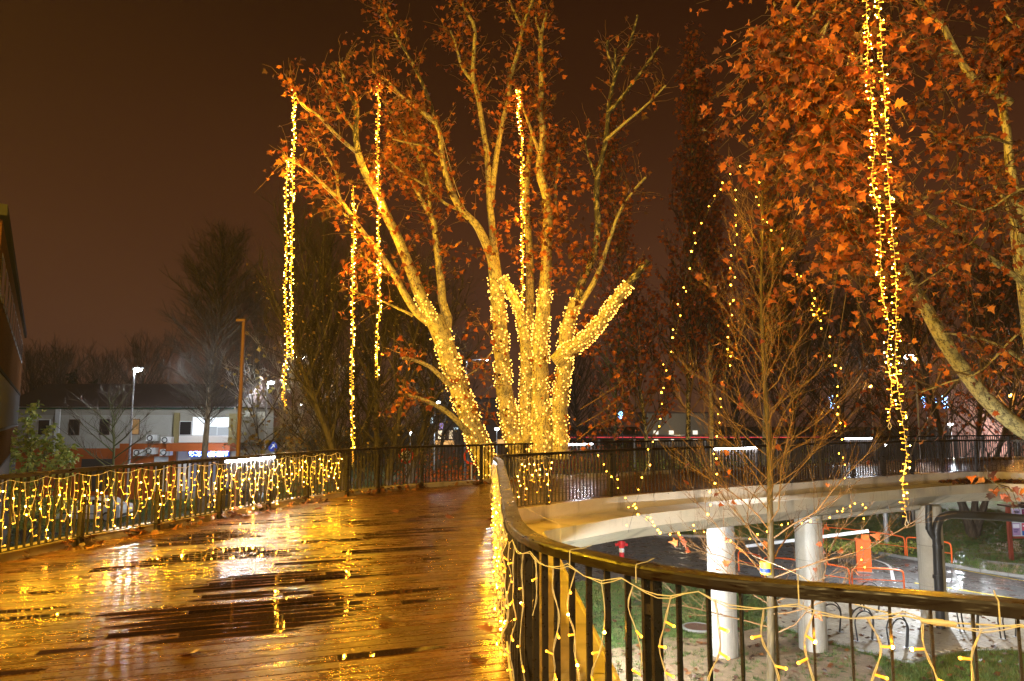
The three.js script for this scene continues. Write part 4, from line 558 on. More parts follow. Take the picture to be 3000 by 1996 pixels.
// ---- bare trees, grown by rule
function bareTree(name, label, base, H, o) {
  const rnd = rng(o.seed), root = thing(name, label, 'tree', base), tb = new MB(), bb = new MB(), wb = new MB(), leaves = [], g = 2.39996;
  const path = (p, d, L, n, wob, lift) => { const out = [p.clone()], q = p.clone(), e = d.clone(); for (let k = 0; k < n; k++) { e.add(V((rnd() - .5) * wob, (rnd() - .5) * wob * .6 + lift, (rnd() - .5) * wob)).normalize(); q.addScaledVector(e, L / n); out.push(q.clone()); } return out; };
  const rad = (r0, r1, n) => Array.from({ length: n + 1 }, (_, k) => lerp(r0, r1, k / n));
  const stems = o.stems ?? [[0, 0, 1]];                               // [lean x, lean z, share of the height]
  stems.forEach(([lx, lz, hs], si) => {
    const h = H * hs, lead = path(V(lx * .05, 0, lz * .05), V(lx, 1, lz).normalize(), h * Math.hypot(1, lx, lz), 14, o.wob ?? .08, (o.lift ?? .02)), c = curveOf(lead), r0 = o.r * (si ? .8 : 1);
    tb.tube(c.getPoints(26), Array.from({ length: 27 }, (_, k) => lerp(r0, .012, Math.pow(k / 26, .75)) * (k < 2 ? 1.25 - k * .12 : 1)), 9, false, .06);
    const nb = Math.round(o.n / stems.length);
    for (let k = 0; k < nb; k++) {
      const t = lerp(o.from, .98, (k + rnd()) / nb), p = c.getPointAt(t), az = k * g + rnd(), inc = lerp(o.inc[0], o.inc[1], t) + (rnd() - .5) * .25, s = (t - o.from) / (1 - o.from), L = o.R * o.prof(s) * (.65 + rnd() * .5), d = V(Math.cos(az) * Math.sin(inc), Math.cos(inc), Math.sin(az) * Math.sin(inc));
      const b1 = path(p, d, L, 6, o.bw ?? .22, o.bl ?? .05), r1 = clamp(L * .014, .008, r0 * .5) * (o.bt ?? 1); bb.tube(b1, rad(r1, r1 * .25, 6), 5, false); const cb = curveOf(b1), n2 = Math.round(L * (o.n2 ?? 2.6)) + 2;
      for (let j = 0; j < n2; j++) {
        const u = lerp(.2, 1, (j + rnd()) / n2), p2 = cb.getPointAt(u), d2 = cb.getTangentAt(u).add(V((rnd() - .5) * 1.7, (rnd() - .35) * 1.1, (rnd() - .5) * 1.7)).normalize(), L2 = L * (.18 + .3 * rnd()) * (1.15 - u * .5), b2 = path(p2, d2, L2, 4, .3, o.tl ?? .04); wb.tube(b2, rad(r1 * .42, r1 * .12, 4), 3, false); const c2 = curveOf(b2), n3 = Math.round((o.n3 ?? 4) * (.6 + rnd() * .8));
        for (let i = 0; i < n3; i++) { const w = lerp(.25, 1, (i + rnd()) / n3), p3 = c2.getPointAt(w), d3 = c2.getTangentAt(w).add(V((rnd() - .5) * 1.5, (rnd() - .4) * 1.2, (rnd() - .5) * 1.5)).normalize(), L3 = (o.tw ?? .5) * (.4 + rnd()), b3 = path(p3, d3, L3, 3, .3, o.droop ? -o.droop : .05); wb.tube(b3, rad(Math.max(o.tr ?? .004, r1 * .14), o.tr ? o.tr * .5 : .0025, 3), 3, false); if (o.leaf) { const m = o.leaf.per * (o.leaf.where ? o.leaf.where(p3, base) : 1); let cnt = Math.floor(m) + (rnd() < m % 1 ? 1 : 0); for (; cnt > 0; cnt--) leaves.push(leafMatrix(b3[1 + Math.floor(rnd() * 3)].clone().add(V((rnd() - .5) * .12, (rnd() - .5) * .12, (rnd() - .5) * .12)), o.leaf.size * (.6 + rnd() * .7), rnd)); } }
      }
    }
  });
  tb.build('trunk', o.mat ?? M.bark, root); bb.build('branches', o.bmat ?? o.mat ?? M.bark, root); wb.build('twigs', o.tmat ?? M.twig, root, 'stuff');
  if (leaves.length) { if (o.leaf.singles) addLeaves(root, leaves, o.leaf.kind, o.leaf.geo ?? leafG, o.leaf.singles); else instances('foliage', o.leaf.geo ?? leafG, M.leafOrange, leaves, root, tintC[o.leaf.kind]); }
  return { root, lead: stems };
}
const gb = (px, d) => at(px, 1228, d).setY(GROUND), hAt = (py, d) => at(1500, py, d).y - GROUND;
const egg = (s) => .25 + Math.sin(Math.PI * clamp(s * .85 + .12, 0, 1)) * .85, cone = (s) => 1.05 - s * .9, col = (s) => .5 + .5 * Math.sin(Math.PI * Math.min(1, s + .2)) ;
// ---- the small bare tree in the light well
const small = bareTree('young_tree', 'young bare tree strung with sparse lights, growing up through the light well', gb(2222, 12.2), hAt(430, 12.2), { seed: 5, r: .095, n: 70, from: .25, inc: [1.5, .5], R: 2.6, prof: (s) => 1.05 - s * .8, n2: 3.8, n3: 3.6, tw: .3, tr: .0028, bw: .6, bl: .06, bt: .42, mat: M.barkOlive, bmat: M.twigWarm, tmat: M.twigWarm, leaf: { per: .05, size: .12, kind: 'red', singles: 120 } });
{ // its protective band and the sparse strings from its top
  const t = thing('trunk_guard', 'yellow and blue painted band round the lower trunk of the young tree', 'band', at(2244, 1664, 12.15)); new MB().tube([V(0, .1, 0), V(0, -.1, 0)], .092, 16).build('yellow_band', M.yellowPaint, t); new MB().tube([V(-.02, .0, .03), V(-.02, -.06, .03)], .085, 12).build('blue_band', std([.02, .06, .4], .5), t);
  const sets = [['sparse light string sloping down on the far left of the young tree', [[2165, 470], [2090, 590], [2030, 720], [1985, 960], [1950, 1080], [1925, 1250], [1840, 1560]], 34], ['sparse light string hanging left of the trunk of the young tree', [[2172, 480], [2155, 660], [2145, 860], [2130, 1060], [2105, 1250], [2085, 1440], [2070, 1560]], 36], ['sparse light string sloping down on the right of the young tree', [[2205, 500], [2240, 640], [2310, 760], [2380, 870], [2395, 930], [2440, 1040], [2458, 1180], [2466, 1360], [2470, 1430]], 36], ['sparse light string along the lowest boughs of the young tree', [[2065, 1550], [2150, 1590], [2210, 1575], [2290, 1545], [2370, 1530], [2470, 1500], [2525, 1480], [2530, 1700]], 26], ['sparse light string at lower left of the young tree', [[1750, 1330], [1840, 1470], [1905, 1530], [1960, 1560], [2050, 1545]], 22]];
  sets.forEach(([label, pts, n], i) => { const rnd = rng(300 + i), c = curveOf(pts.map(([x, y], k) => at(x, y, 12.2 - .7 * Math.sin(k * 1.2 + i)))), s = thing('sparse_string_light', label, 'string lights'); new MB().tube(c.getPoints(60), .0028, 4, false).build('cable', M.cableDark, s); for (let k = 0; k < n; k++) { const p = c.getPointAt((k + .5 + (rnd() - .5) * .7) / n).add(V((rnd() - .5) * .12, (rnd() - .5) * .1, (rnd() - .5) * .12)), b = new THREE.Mesh(bulbRound, M.bulbSparse); b.name = 'bulb'; const z = .008 + rnd() * .005 + (rnd() < .15 ? .006 : 0); b.scale.setScalar(z); b.position.copy(p); s.add(b); } for (let k = 0; k < 3; k++) pointLight(c.getPointAt((k + .5) / 3).add(V(0, 0, .15)), AMBER, .9, .6); });
}
// ---- the orange plane tree at upper right: its limb comes from the right and boughs hang over the light well
{
  const rnd = rng(404), t = thing('orange_plane_tree', 'plane tree full of orange leaves at upper right, pale mottled limb leaning across', 'tree', V(17.5, GROUND, -17)), R = t.position, tb = new MB(), tw = new MB(), leaves = [], L = (px, d0, d1, w0, w1, o = {}) => { const lb = new MB(), l = taper(lb, lpx(px, d0, d1).map((p) => p.sub(R)), w0 * d0 / FOCAL, w1 * d1 / FOCAL, 12, .8); lb.build('limb', M.planeBark, t); if (o.twigs) twigsOn(tw, l, Math.round(o.twigs * .6), o.len ?? 1.15, rnd, leaves, { size: o.size ?? .108, per: (o.per ?? 8) * 1.25, tight: .55, from: o.from ?? .1, sag: .05 }); return l; };
  tb.tube([V(.6, 0, 0), V(.2, 2, .1), V(-.4, 3.4, .3), at(3080, 1290, 15.4).sub(R)], [.5, .42, .36, .3], 14, false, .05);
  L([[3090, 1300], [3000, 1262], [2900, 1180], [2820, 1080], [2760, 990], [2700, 880], [2670, 840]], 15.4, 13.4, 50, 36); L([[2690, 862], [2660, 800], [2640, 750], [2625, 700], [2590, 640]], 13.5, 12.6, 26, 14, { twigs: 20, len: .9, per: 5 }); L([[2690, 855], [2650, 842], [2600, 800], [2560, 790]], 13.4, 12.6, 16, 8, { twigs: 18, per: 5 });
  L([[3080, 700], [3000, 640], [2965, 520], [2950, 380], [2930, 270], [2935, 190], [2990, 80]], 12.4, 11.6, 34, 16, { twigs: 40, per: 7 }); L([[3040, 1120], [3010, 900], [2990, 760], [2975, 620]], 14, 12.4, 46, 36); L([[2940, 250], [2925, 150], [2920, 80]], 11.6, 11, 14, 8, { twigs: 30 });
  L([[3040, 850], [2960, 800], [2880, 740], [2800, 680], [2740, 640], [2690, 612]], 12.6, 11.4, 24, 10, { twigs: 46, per: 6 }); L([[2985, 680], [2940, 580], [2900, 520], [2880, 490]], 12.3, 11.6, 16, 8, { twigs: 30 });
  L([[3040, 1090], [2960, 1030], [2860, 990], [2760, 975]], 13, 12, 14, 6, { twigs: 34, per: 4 });
  L([[2960, 300], [2860, 240], [2800, 150], [2760, 70], [2700, 10], [2660, -40]], 11.7, 10.4, 26, 12, { twigs: 60 }); L([[2800, 150], [2740, 160], [2690, 130], [2650, 100]], 11, 10, 10, 5, { twigs: 40 });
  L([[2710, -60], [2610, -20], [2538, 60], [2494, 160], [2480, 210]], 10.4, 9.2, 16, 5, { twigs: 60, per: 9 }); L([[2670, -80], [2538, -60], [2451, 30], [2394, 120], [2365, 190]], 10.2, 9, 16, 4, { twigs: 80, per: 9 }); L([[2610, -90], [2466, -80], [2365, -20], [2314, 60], [2286, 120]], 10, 9, 14, 4, { twigs: 70, per: 9 }); L([[2494, 150], [2466, 260], [2430, 330], [2415, 420], [2386, 500]], 9.2, 9, 8, 3, { twigs: 90, per: 9 }); L([[2523, 90], [2523, 200], [2494, 300], [2451, 400], [2422, 470]], 9.3, 9.4, 8, 3, { twigs: 70, per: 9 }); L([[2430, 60], [2386, 170], [2350, 260], [2336, 340]], 9.2, 9, 7, 3, { twigs: 70, per: 9 }); L([[2394, 30], [2336, 100], [2307, 180]], 9.1, 9, 7, 3, { twigs: 50, per: 8 });
  L([[2900, -40], [2960, 60], [3020, 100]], 10.4, 9.8, 12, 5, { twigs: 50, per: 9 }); L([[2960, 420], [2880, 400], [2800, 420], [2720, 380]], 11.6, 10.6, 10, 4, { twigs: 50, per: 7 }); L([[2985, 620], [2900, 660], [2800, 760], [2700, 830], [2600, 900]], 12.3, 11, 9, 3, { twigs: 60, per: 5 }); L([[2760, 560], [2660, 600], [2560, 640], [2480, 720], [2450, 800]], 11.4, 10, 10, 4, { twigs: 80, per: 8 }); L([[2620, 560], [2540, 620], [2500, 700]], 10.8, 10.2, 8, 3, { twigs: 50, per: 8 }); L([[2560, 560], [2500, 600], [2470, 690]], 10.6, 10, 7, 3, { twigs: 30, per: 7 }); L([[3060, 540], [2980, 560], [2880, 620], [2790, 590]], 11, 10.4, 9, 4, { twigs: 60, per: 7 });
  L([[3080, 1400], [3020, 1430], [2960, 1440], [2890, 1400]], 9, 8.6, 6, 2, { twigs: 10, per: 3, len: .5, size: .1 }); L([[3060, 900], [2960, 1000], [2870, 1090], [2780, 1120], [2700, 1150]], 12.5, 12, 9, 3, { twigs: 36, per: 3.5 });
  tb.build('trunk', M.planeBark, t); tw.build('twigs', M.twig, t, 'stuff'); addLeaves(t, leaves, 'orange', leafG, 290); console.log('right leaves', leaves.length);
}
// ---- two amber street lamps outside the frame: they light limbs, leaves and concrete
{ for (const [x, z, h, turn, k, label, col] of [[-15.5, -8, 13.4, 0, 1250, 'amber street lamp on a mast outside the left picture edge', [1, .54, .016]], [-5.5, 11, 13.4, 1.2, 1250, 'warm white street lamp on a mast behind the viewpoint', [1, .67, .22]]]) { const t = thing('street_lamp', label, 'street lamp', V(x, GROUND, z), turn); new MB().tube([V(0, 0, 0), V(0, h - .9, 0), V(.3, h - .3, 0), V(1.2, h, 0)], [.09, .06, .05, .04], 10).build('mast', M.galv, t); new MB().box(V(1.5, h, 0), .7, .12, .3).build('lamp_head', M.galv, t); part('lamp_glass', new THREE.BoxGeometry(.6, .05, .26), glow(col, 30), t).position.set(1.5, h - .07, 0); pointLight(V(1.5, h - .2, 0).applyAxisAngle(UP, turn).add(t.position), col, k, 12); } }
// ---------------------------------------------------------------- background
// ---- shop building on the left
{
  const D = 58, P = (x, y, k = 0) => at(x, y, D - k), o = P(375, 1228).setY(GROUND), t = thing('shop_building', 'long two-storey building with pale upper wall, orange ground floor and dark roof', 'building', o);
  const B = (name, x0, x1, y0, y1, depth, proud, mat, par = t) => { const a = P(x0, y0).sub(o), b = P(x1, y1).sub(o); const m = new MB().box(V((a.x + b.x) / 2, (a.y + b.y) / 2, proud - depth / 2), Math.abs(b.x - a.x), Math.abs(a.y - b.y), depth); return m.build(name, mat, par); };
  B('upper_wall', 20, 505, 1216, 1314, 9, 0, M.render); B('upper_wall', 506, 690, 1216, 1299, 9, 0, M.renderGrey); B('eaves_band', 18, 692, 1196, 1216, 9.1, .06, M.renderGrey); B('green_trim', 18, 692, 1194, 1199, .2, .3, M.green); B('gutter', 16, 694, 1191, 1195, .3, .5, M.frame);
  B('ground_floor_wall', 20, 352, 1314, 1470, 9, -.02, M.orange); B('ground_floor_wall', 353, 506, 1300, 1470, 9, .12, M.orange); B('fascia_band', 507, 690, 1298, 1321, 2, 1.2, M.orange); B('ground_floor_wall', 507, 690, 1321, 1470, 8.8, -.2, M.renderGrey);
  B('pilaster', 513, 524, 1210, 1299, .4, .2, M.yellowBrick); B('pilaster', 675, 692, 1212, 1302, .5, .25, M.yellowBrick); B('downpipe', 167, 171, 1196, 1330, .15, .2, M.frame);
  const rf = new THREE.Shape([[0, 0], [6, 2.1], [12, 0]].map((p) => new THREE.Vector2(...p))), a = P(12, 1193).sub(o), b = P(700, 1193).sub(o), rg = new THREE.ExtrudeGeometry(rf, { depth: b.x - a.x, bevelEnabled: false }); rg.rotateY(Math.PI / 2); rg.translate(a.x, a.y + .02, .9); part('roof', rg, M.roof, t);
  const win = (x0, x1, y0, y1, pane, fr = M.frame, n = 1) => { const f = B('window', x0, x1, y0, y1, .1, .05, fr), w = (x1 - x0 - 3) / n; for (let k = 0; k < n; k++) B('pane', x0 + 2 + k * w, x0 + 1 + (k + 1) * w, y0 + 2, y1 - 2, .06, .075, pane, f); return f; };
  win(113, 145, 1229, 1276, M.glass); win(203, 232, 1229, 1276, M.glass, M.frameBrown); win(293, 320, 1228, 1275, M.glass, M.frameBrown); const litW = glow([1, .55, .2], .22), litC = glow([.85, .93, 1], 1.1), litD = glow([.8, .9, 1], .35);
  win(386, 408, 1228, 1274, litW, M.frameBrown).name = 'lit_window'; win(527, 561, 1234, 1276, M.glass, M.frame); const lw = win(565, 673, 1222, 1277, litC, M.frame, 3); lw.name = 'lit_window';
  B('window_blind', 606, 636, 1250, 1276, .02, .1, litD, lw).name = 'lit_window_blind'; B('window_blind', 638, 671, 1252, 1276, .02, .1, litD, lw).name = 'lit_window_blind'; for (const x of [525, 562, 600, 637]) B('parapet_panel', x, x + 36, 1277, 1297, .12, .06, M.white);
  for (const [x, y] of [[402, 1317], [437, 1312], [480, 1316], [483, 1280], [440, 1274]]) { const u = B('air_conditioner', x, x + 29, y, y + 18, .5, .65, M.white); const p = P(x + 14, y + 9).sub(o); part('fan_grille', new THREE.TorusGeometry(.2, .04, 6, 18), M.darkTrim, u).position.set(p.x - .1, p.y, .67); }
  B('shop_window', 520, 553, 1320, 1440, .1, -.12, M.frame); B('shop_window', 556, 672, 1338, 1440, .1, -.12, glow([.55, .65, 1], .12)).name = 'lit_shop_window'; B('sign_box', 555, 672, 1320, 1338, .2, .1, std([.02, .05, .4], .4));
  B('shutter', 455, 490, 1338, 1440, .1, .2, M.sheetLight); B('shutter', 240, 330, 1345, 1440, .1, .05, M.darkTrim);
  const rnd = rng(61), ms = []; for (let k = 0; k < 150; k++) { const p = P(557 + rnd() * 113, 1321 + Math.pow(rnd(), 1.4) * 16, 0).sub(o); p.z = .16; ms.push(new THREE.Matrix4().makeScale(.035, .035, .035).setPosition(p)); } instances('light_dots', bulbRound, glow([.2, .35, 1], 16), ms, t);
  const m2 = []; for (let k = 0; k < 40; k++) { const p = P(rnd() < .5 ? 617 + rnd() * 14 : 640 + rnd() * 12, 1322 + rnd() * 16).sub(o); p.z = .2; m2.push(new THREE.Matrix4().makeScale(.04, .04, .04).setPosition(p)); } instances('light_dots', bulbRound, glow([1, .75, .35], 14), m2, t);
  pointLight(P(614, 1335, 3), [.55, .65, 1], 14, 6);
}
// ---- brick building at the left edge, seen along its wall
{
  const a = at(-40, 1228, 19), b = at(53, 1228, 47.5), d = V().subVectors(b, a).setY(0), L = d.length(), turn = Math.atan2(-d.z, d.x), o = a.clone().setY(GROUND), t = thing('brick_building', 'tall brick building at the left picture edge with a sheet-clad band', 'building', o, turn), g = -GROUND;
  const B = (name, x0, x1, y0, y1, depth, proud, mat, par = t) => new MB().box(V((x0 + x1) / 2, (y0 + y1) / 2 + g, -proud - depth / 2 + depth * 0 - 0), x1 - x0, y1 - y0, depth).build(name, mat, par);
  const W = (name, x0, x1, y0, y1, mat, proud = 0, th = 8) => { const m = new MB().box(V((x0 + x1) / 2, (y0 + y1) / 2 + g, proud - th / 2), x1 - x0, y1 - y0, th); return m.build(name, mat, t); };
  W('upper_wall', 0, L, 3.4, 7.2, M.brick); W('lower_wall', 0, L, 0, 1.4, M.brick); W('base_cladding', 0, L, GROUND, 0, M.wallPanel, .02); W('panel_band', 0, L, 1.4, 3.4, M.wallPanel, -.02); W('roof_edge', -.5, L + .25, 7.2, 7.5, M.wallTrim, .12, 8.3); W('sill', 0, L, 3.32, 3.45, M.wallTrim, .03, .2); W('sill', 0, L, 1.36, 1.46, M.wallPanel, .03, .2);
  for (let x = .6; x < L - .5; x += .85) W('panel_rib', x, x + .09, 1.47, 3.3, M.wallRib, .015, .1); for (let x = .3; x < L; x += .55) W('cladding_rib', x, x + .06, GROUND, -.05, M.wallRib, .035, .06);
  for (let x = 1.2; x < L - 2; x += 2.6) { const w = W('window', x, x + 1.9, 5.3, 6.5, M.wallRib, .015, .12); w.add(new THREE.Mesh(new MB().box(V(x + .95, 5.9 + g, .01), 1.7, 1, .04).geo(), M.glass)); w.children[0].name = 'pane'; }
}
{ const p = at(-70, 1215, 30), t = thing('wall_lamp', 'white lamp on the brick building just outside the left picture edge', 'lamp', p); new MB().box(V(-.15, .1, 0), .3, .08, .25).build('arm', M.galv, t); part('lamp_glass', new THREE.SphereGeometry(.1, 12, 8), M.lampSmall, t); pointLight(p.clone().add(V(.05, -.12, 0)), [.9, .95, .85], 900, 5); }
// ---- cars
function car(name, label, p, turn, paint, lit) {
  const t = thing(name, label, 'car', p, turn), body = new THREE.Shape(), pr = [[-2.1, .32], [-2.12, .62], [-2.02, .82], [-1.7, .9], [-.95, .96], [1.55, .98], [2.0, .93], [2.1, .7], [2.08, .34], [1.75, .24], [-1.8, .24]]; pr.forEach(([x, y], k) => k ? body.lineTo(x, y) : body.moveTo(x, y)); body.closePath();
  const ex = (s, w, bev) => new THREE.ExtrudeGeometry(s, { depth: w - 2 * bev, bevelEnabled: true, bevelSize: bev, bevelThickness: bev, bevelSegments: 4, curveSegments: 4 }).translate(0, 0, -w / 2 + bev);
  part('body', ex(body, 1.66, .07), paint, t); const cab = new THREE.Shape([[-1.02, .93], [-.42, 1.38], [.55, 1.42], [1.12, 1.3], [1.7, .95]].map((q) => new THREE.Vector2(...q))); part('cabin', ex(cab, 1.44, .09), paint, t);
  for (const s of [-1, 1]) { for (const w of [[[-.86, .98], [-.36, 1.33], [.22, 1.36], [.22, .99]], [[.3, .99], [.3, 1.36], [.58, 1.35], [1.02, 1.25], [1.34, 1.0]]]) { const g = new THREE.ExtrudeGeometry(new THREE.Shape(w.map((q) => new THREE.Vector2(...q))), { depth: .02, bevelEnabled: false }); g.translate(0, 0, s > 0 ? .715 : -.735); part('side_window', g, M.glass, t); } new MB().box(V(-.75, 1.0, s * .9), .16, .11, .14).build('mirror', paint, t); new MB().box(V(0, .5, s * .835), 3.2, .05, .02).build('side_strip', M.darkTrim, t); for (const x of [-1.3, 1.32]) { const w = part('wheel', new THREE.CylinderGeometry(.31, .31, .2, 22).rotateX(Math.PI / 2), M.rubber, t); w.position.set(x, .31, s * .76); const r = part('rim', new THREE.CylinderGeometry(.2, .19, .21, 14).rotateX(Math.PI / 2), M.galv, w); r.position.z = s * .012; } }
  const ws = new MB().quad(V(-1.04, .97, .6), V(-1.04, .97, -.6), V(-.5, 1.36, -.52), V(-.5, 1.36, .52)); ws.build('windscreen', M.glass, t); for (const s of [-1, 1]) { new MB().box(V(-2.1, .68, s * .58), .06, .14, .32).build('headlight', M.frame, t); new MB().box(V(2.1, .74, s * .62), .06, .16, .26).build('tail_lamp', lit ? glow([1, .03, .02], 12) : M.redPaint, t); }
  new MB().box(V(-2.14, .42, 0), .1, .16, 1.5).build('bumper', M.darkTrim, t); new MB().box(V(2.13, .42, 0), .1, .16, 1.5).build('bumper', M.darkTrim, t); return t;
}
car('parked_car', 'white saloon car parked at the grass verge behind the left railing', at(290, 1228, 46.5).setY(GROUND + .008), 0, M.carWhite);
car('parked_car', 'dark car parked before the shop building, behind the LED bay of the railing', at(690, 1228, 53).setY(GROUND + .008), .1, M.carDark);
// ---- parking strip, verge and far roads
sheet('parking_lane', gp([[-200, 1600], [-200, 1524], [250, 1516], [700, 1502], [760, 1520], [600, 1640], [200, 1700]]), GROUND + .004, M.asphalt, 3); sheet('shop_pavement', gp([[-200, 1462], [700, 1450], [720, 1438], [-200, 1440]]), GROUND + .005, M.paverGrey, 2);
sheet('far_path', gp([[950, 1400], [1010, 1470], [1130, 1520], [1250, 1500], [1080, 1440], [1020, 1390]]), GROUND + .004, M.paverGrey, 2); sheet('far_road', gp([[900, 1366], [1600, 1352], [2600, 1340], [2600, 1326], [1500, 1338], [900, 1346]]), GROUND + .004, M.asphalt, 4); sheet('far_footway', gp([[1250, 1386], [1480, 1376], [1480, 1371], [1250, 1379]]), GROUND + .005, M.paverGrey, 2);
scene.fog = new THREE.FogExp2(new THREE.Color().setRGB(.9, .82, .74), .00035);
// ---- street lamps
function lamp(label, px, yTop, d, arm, k, size = 1) {                // mast with an arm to the left or right; arm in metres
  const b = gb(px, d), t = thing('street_lamp', label, 'street lamp', b), h = at(px, yTop, d).y - GROUND + .1; new MB().tube([V(0, 0, 0), V(0, h * .5, 0), V(0, h, 0), V(arm * .3, h + .12, 0), V(arm * .85, h + .18, 0)], [.1, .075, .055, .045, .04], 10).build('mast', M.galv, t); new MB().tube([V(0, 0, 0), V(0, .5, 0)], .13, 10).build('mast_base', M.galv, t);
  new MB().box(V(arm, h + .19, 0), .62, .1, .3).build('lamp_head', M.galv, t); part('lamp_glass', new THREE.SphereGeometry(.15 * size, 12, 8).scale(1.2, .6, 1), M.lampWhite, t).position.set(arm, h + .09, .04); if (k) pointLight(b.clone().add(V(arm, h + .02, .05)), [.86, .94, 1], k, 6); return t;
}
lamp('white street lamp on a tall pale mast before the shop building, leftmost', 385, 1092, 49, .25, 600, 1.5); lamp('white street lamp just right of the rusty mast, seen beside the yellow-leaved tree', 779, 1128, 62, .35, 700, 1.5);
lamp('white street lamp shining on the twigs above the yellow-leaved tree', 953, 1058, 44, -1.65, 1000, 1.5); lamp('far white street lamp on a long arm between the two wrapped stems', 1365, 1062, 62, 1.8, 50, .7); lamp('white street lamp behind the dark multi-stemmed tree', 1274, 1184, 85, .4, 200, 1.5); lamp('small white lamp low behind the dark multi-stemmed tree', 1203, 1272, 84, .0, 70, 1.3); lamp('small white lamp low to the left of the wrapped central stems', 1456, 1262, 82, .0, 60, 1.5); lamp('white street lamp shining through the leaves at right', 2658, 1054, 46, .3, 900, 1.8); lamp('faint far white lamp beside the rusty mast', 726, 1166, 100, .2, 60, 1.2); lamp('faint far white lamp in the yellow-leaved tree', 874, 1190, 100, .2, 0, 1.1); lamp('small white lamp beyond the far walkway at right', 2784, 1250, 62, 0, 300, 1.2);
lamp('far white lamp seen just under the lit bay of the farthest railing', 2583, 1312, 60, 0, 200, 1.6);
for (const [px, py, d, label] of [[2691, 1053, 40, 'small orange lamp right of the near light strands'], [2968, 1160, 40, 'small orange lamp before the reddish building at the right edge'], [2556, 1132, 48, 'tiny orange lamp between the two near light strands']]) { const b = gb(px, d), t = thing('amber_lamp', label, 'street lamp', b), h = at(px, py, d).y - GROUND; new MB().tube([V(0, 0, 0), V(0, h - .1, 0)], [.07, .045], 8).build('mast', M.galv, t); part('lamp_globe', new THREE.SphereGeometry(.1, 12, 8), glow([1, .42, .06], 40), t).position.y = h; pointLight(b.clone().add(V(0, h, 0)), [1, .42, .06], 18, 5); }
{ // plain rusty mast with a small head
  const b = gb(700, 26), t = thing('rusty_mast', 'rusty steel mast with a small flat head, left of the hanging lights', 'mast', b), q = at(714, 944, 26).sub(b); new MB().tube([V(0, 0, 0), q], [.085, .06], 12).build('shaft', M.rust, t); new MB().box(q.clone().add(V(-.1, .06, 0)), .32, .09, .16, 0).build('head', M.rust, t); new MB().tube([V(0, 0, 0), V(0, .04, 0)], .22, 12).build('base_plate', M.rust, t);
}
{ // road signs seen through the far railing
  const sign = (px, py, d, label, face) => { const b = gb(px, d), t = thing('road_sign', label, 'road sign', b), h = at(px, py, d).y - GROUND; new MB().tube([V(0, 0, 0), V(0, h + .3, 0)], .03, 8).build('post', M.galv, t); const c = document.createElement('canvas'); c.width = c.height = 128; face(c.getContext('2d')); const tx = new THREE.CanvasTexture(c); tx.colorSpace = THREE.SRGBColorSpace; const disc = new THREE.CylinderGeometry(.34, .34, .02, 32).rotateX(Math.PI / 2); const m = part('disc', disc, M.galv, t); m.position.set(0, h, .045); const f = part('face', new THREE.CircleGeometry(.335, 32), std([1, 1, 1], .4, { map: tx }), m); f.position.z = .013; return t; };
  sign(1192, 1336, 30, 'round speed limit sign with red ring, seen through the far railing bars', (g) => { g.fillStyle = '#f4f4f0'; g.fillRect(0, 0, 128, 128); g.strokeStyle = '#c01818'; g.lineWidth = 20; g.beginPath(); g.arc(64, 64, 53, 0, 7); g.stroke(); g.fillStyle = '#111'; g.font = 'bold 58px sans-serif'; g.textAlign = 'center'; g.fillText('30', 64, 85); });
  sign(1382, 1338, 30, 'round blue sign with red rim behind the far railing, left of the leaning stem', (g) => { g.fillStyle = '#1a3fae'; g.fillRect(0, 0, 128, 128); g.strokeStyle = '#c01818'; g.lineWidth = 16; g.beginPath(); g.arc(64, 64, 54, 0, 7); g.stroke(); });
  sign(802, 1309, 50, 'round blue sign with a white arrow left of the pale mast', (g) => { g.fillStyle = '#2a4bb4'; g.fillRect(0, 0, 128, 128); g.strokeStyle = '#e8ecf4'; g.lineWidth = 14; g.beginPath(); g.moveTo(40, 92); g.lineTo(84, 40); g.moveTo(56, 40); g.lineTo(86, 38); g.lineTo(84, 70); g.stroke(); });
}
// ---- background trees
const N = { bark: M.bark };
bareTree('tall_bare_tree', 'tall bare tree with a rounded crown of fine twigs before the shop building', gb(600, 50), hAt(700, 50), { seed: 12, r: .3, n: 190, from: .3, inc: [1.05, .7], R: 4.1, prof: (s) => Math.sqrt(Math.max(.06, 1 - Math.pow((s - .42) / .58, 2))), n2: 2.4, n3: 5.4, tw: .6, tr: .007, bl: .015, tl: 0, mat: M.barkPale, bmat: M.bark, tmat: M.twigDark });
bareTree('small_bare_tree', 'small greenish bare tree beside the leftmost street lamp', gb(342, 45), hAt(1150, 45), { seed: 15, r: .16, n: 22, from: .34, inc: [1.35, .6], R: 3.6, prof: (s) => 1.05 - s * .55, n2: 2.6, n3: 4, tw: .6, tr: .007, bl: .02, wob: .22, mat: M.barkGreen, bmat: M.barkGreen, tmat: M.twig });
bareTree('leafy_bush', 'yellow-green leafy bush at the left, beside the brick building', gb(95, 38), hAt(1236, 38), { seed: 18, r: .08, n: 26, from: .06, inc: [1.1, .4], R: 2.6, prof: (s) => .9 - s * .45, n2: 3, n3: 4, tw: .5, tr: .006, stems: [[0, 0, 1], [.25, .1, .85], [-.25, .1, .8], [.5, 0, .66], [-.4, 0, .6]], leaf: { per: 6, size: .24, kind: 'green', geo: leafSmall, singles: 60 } });
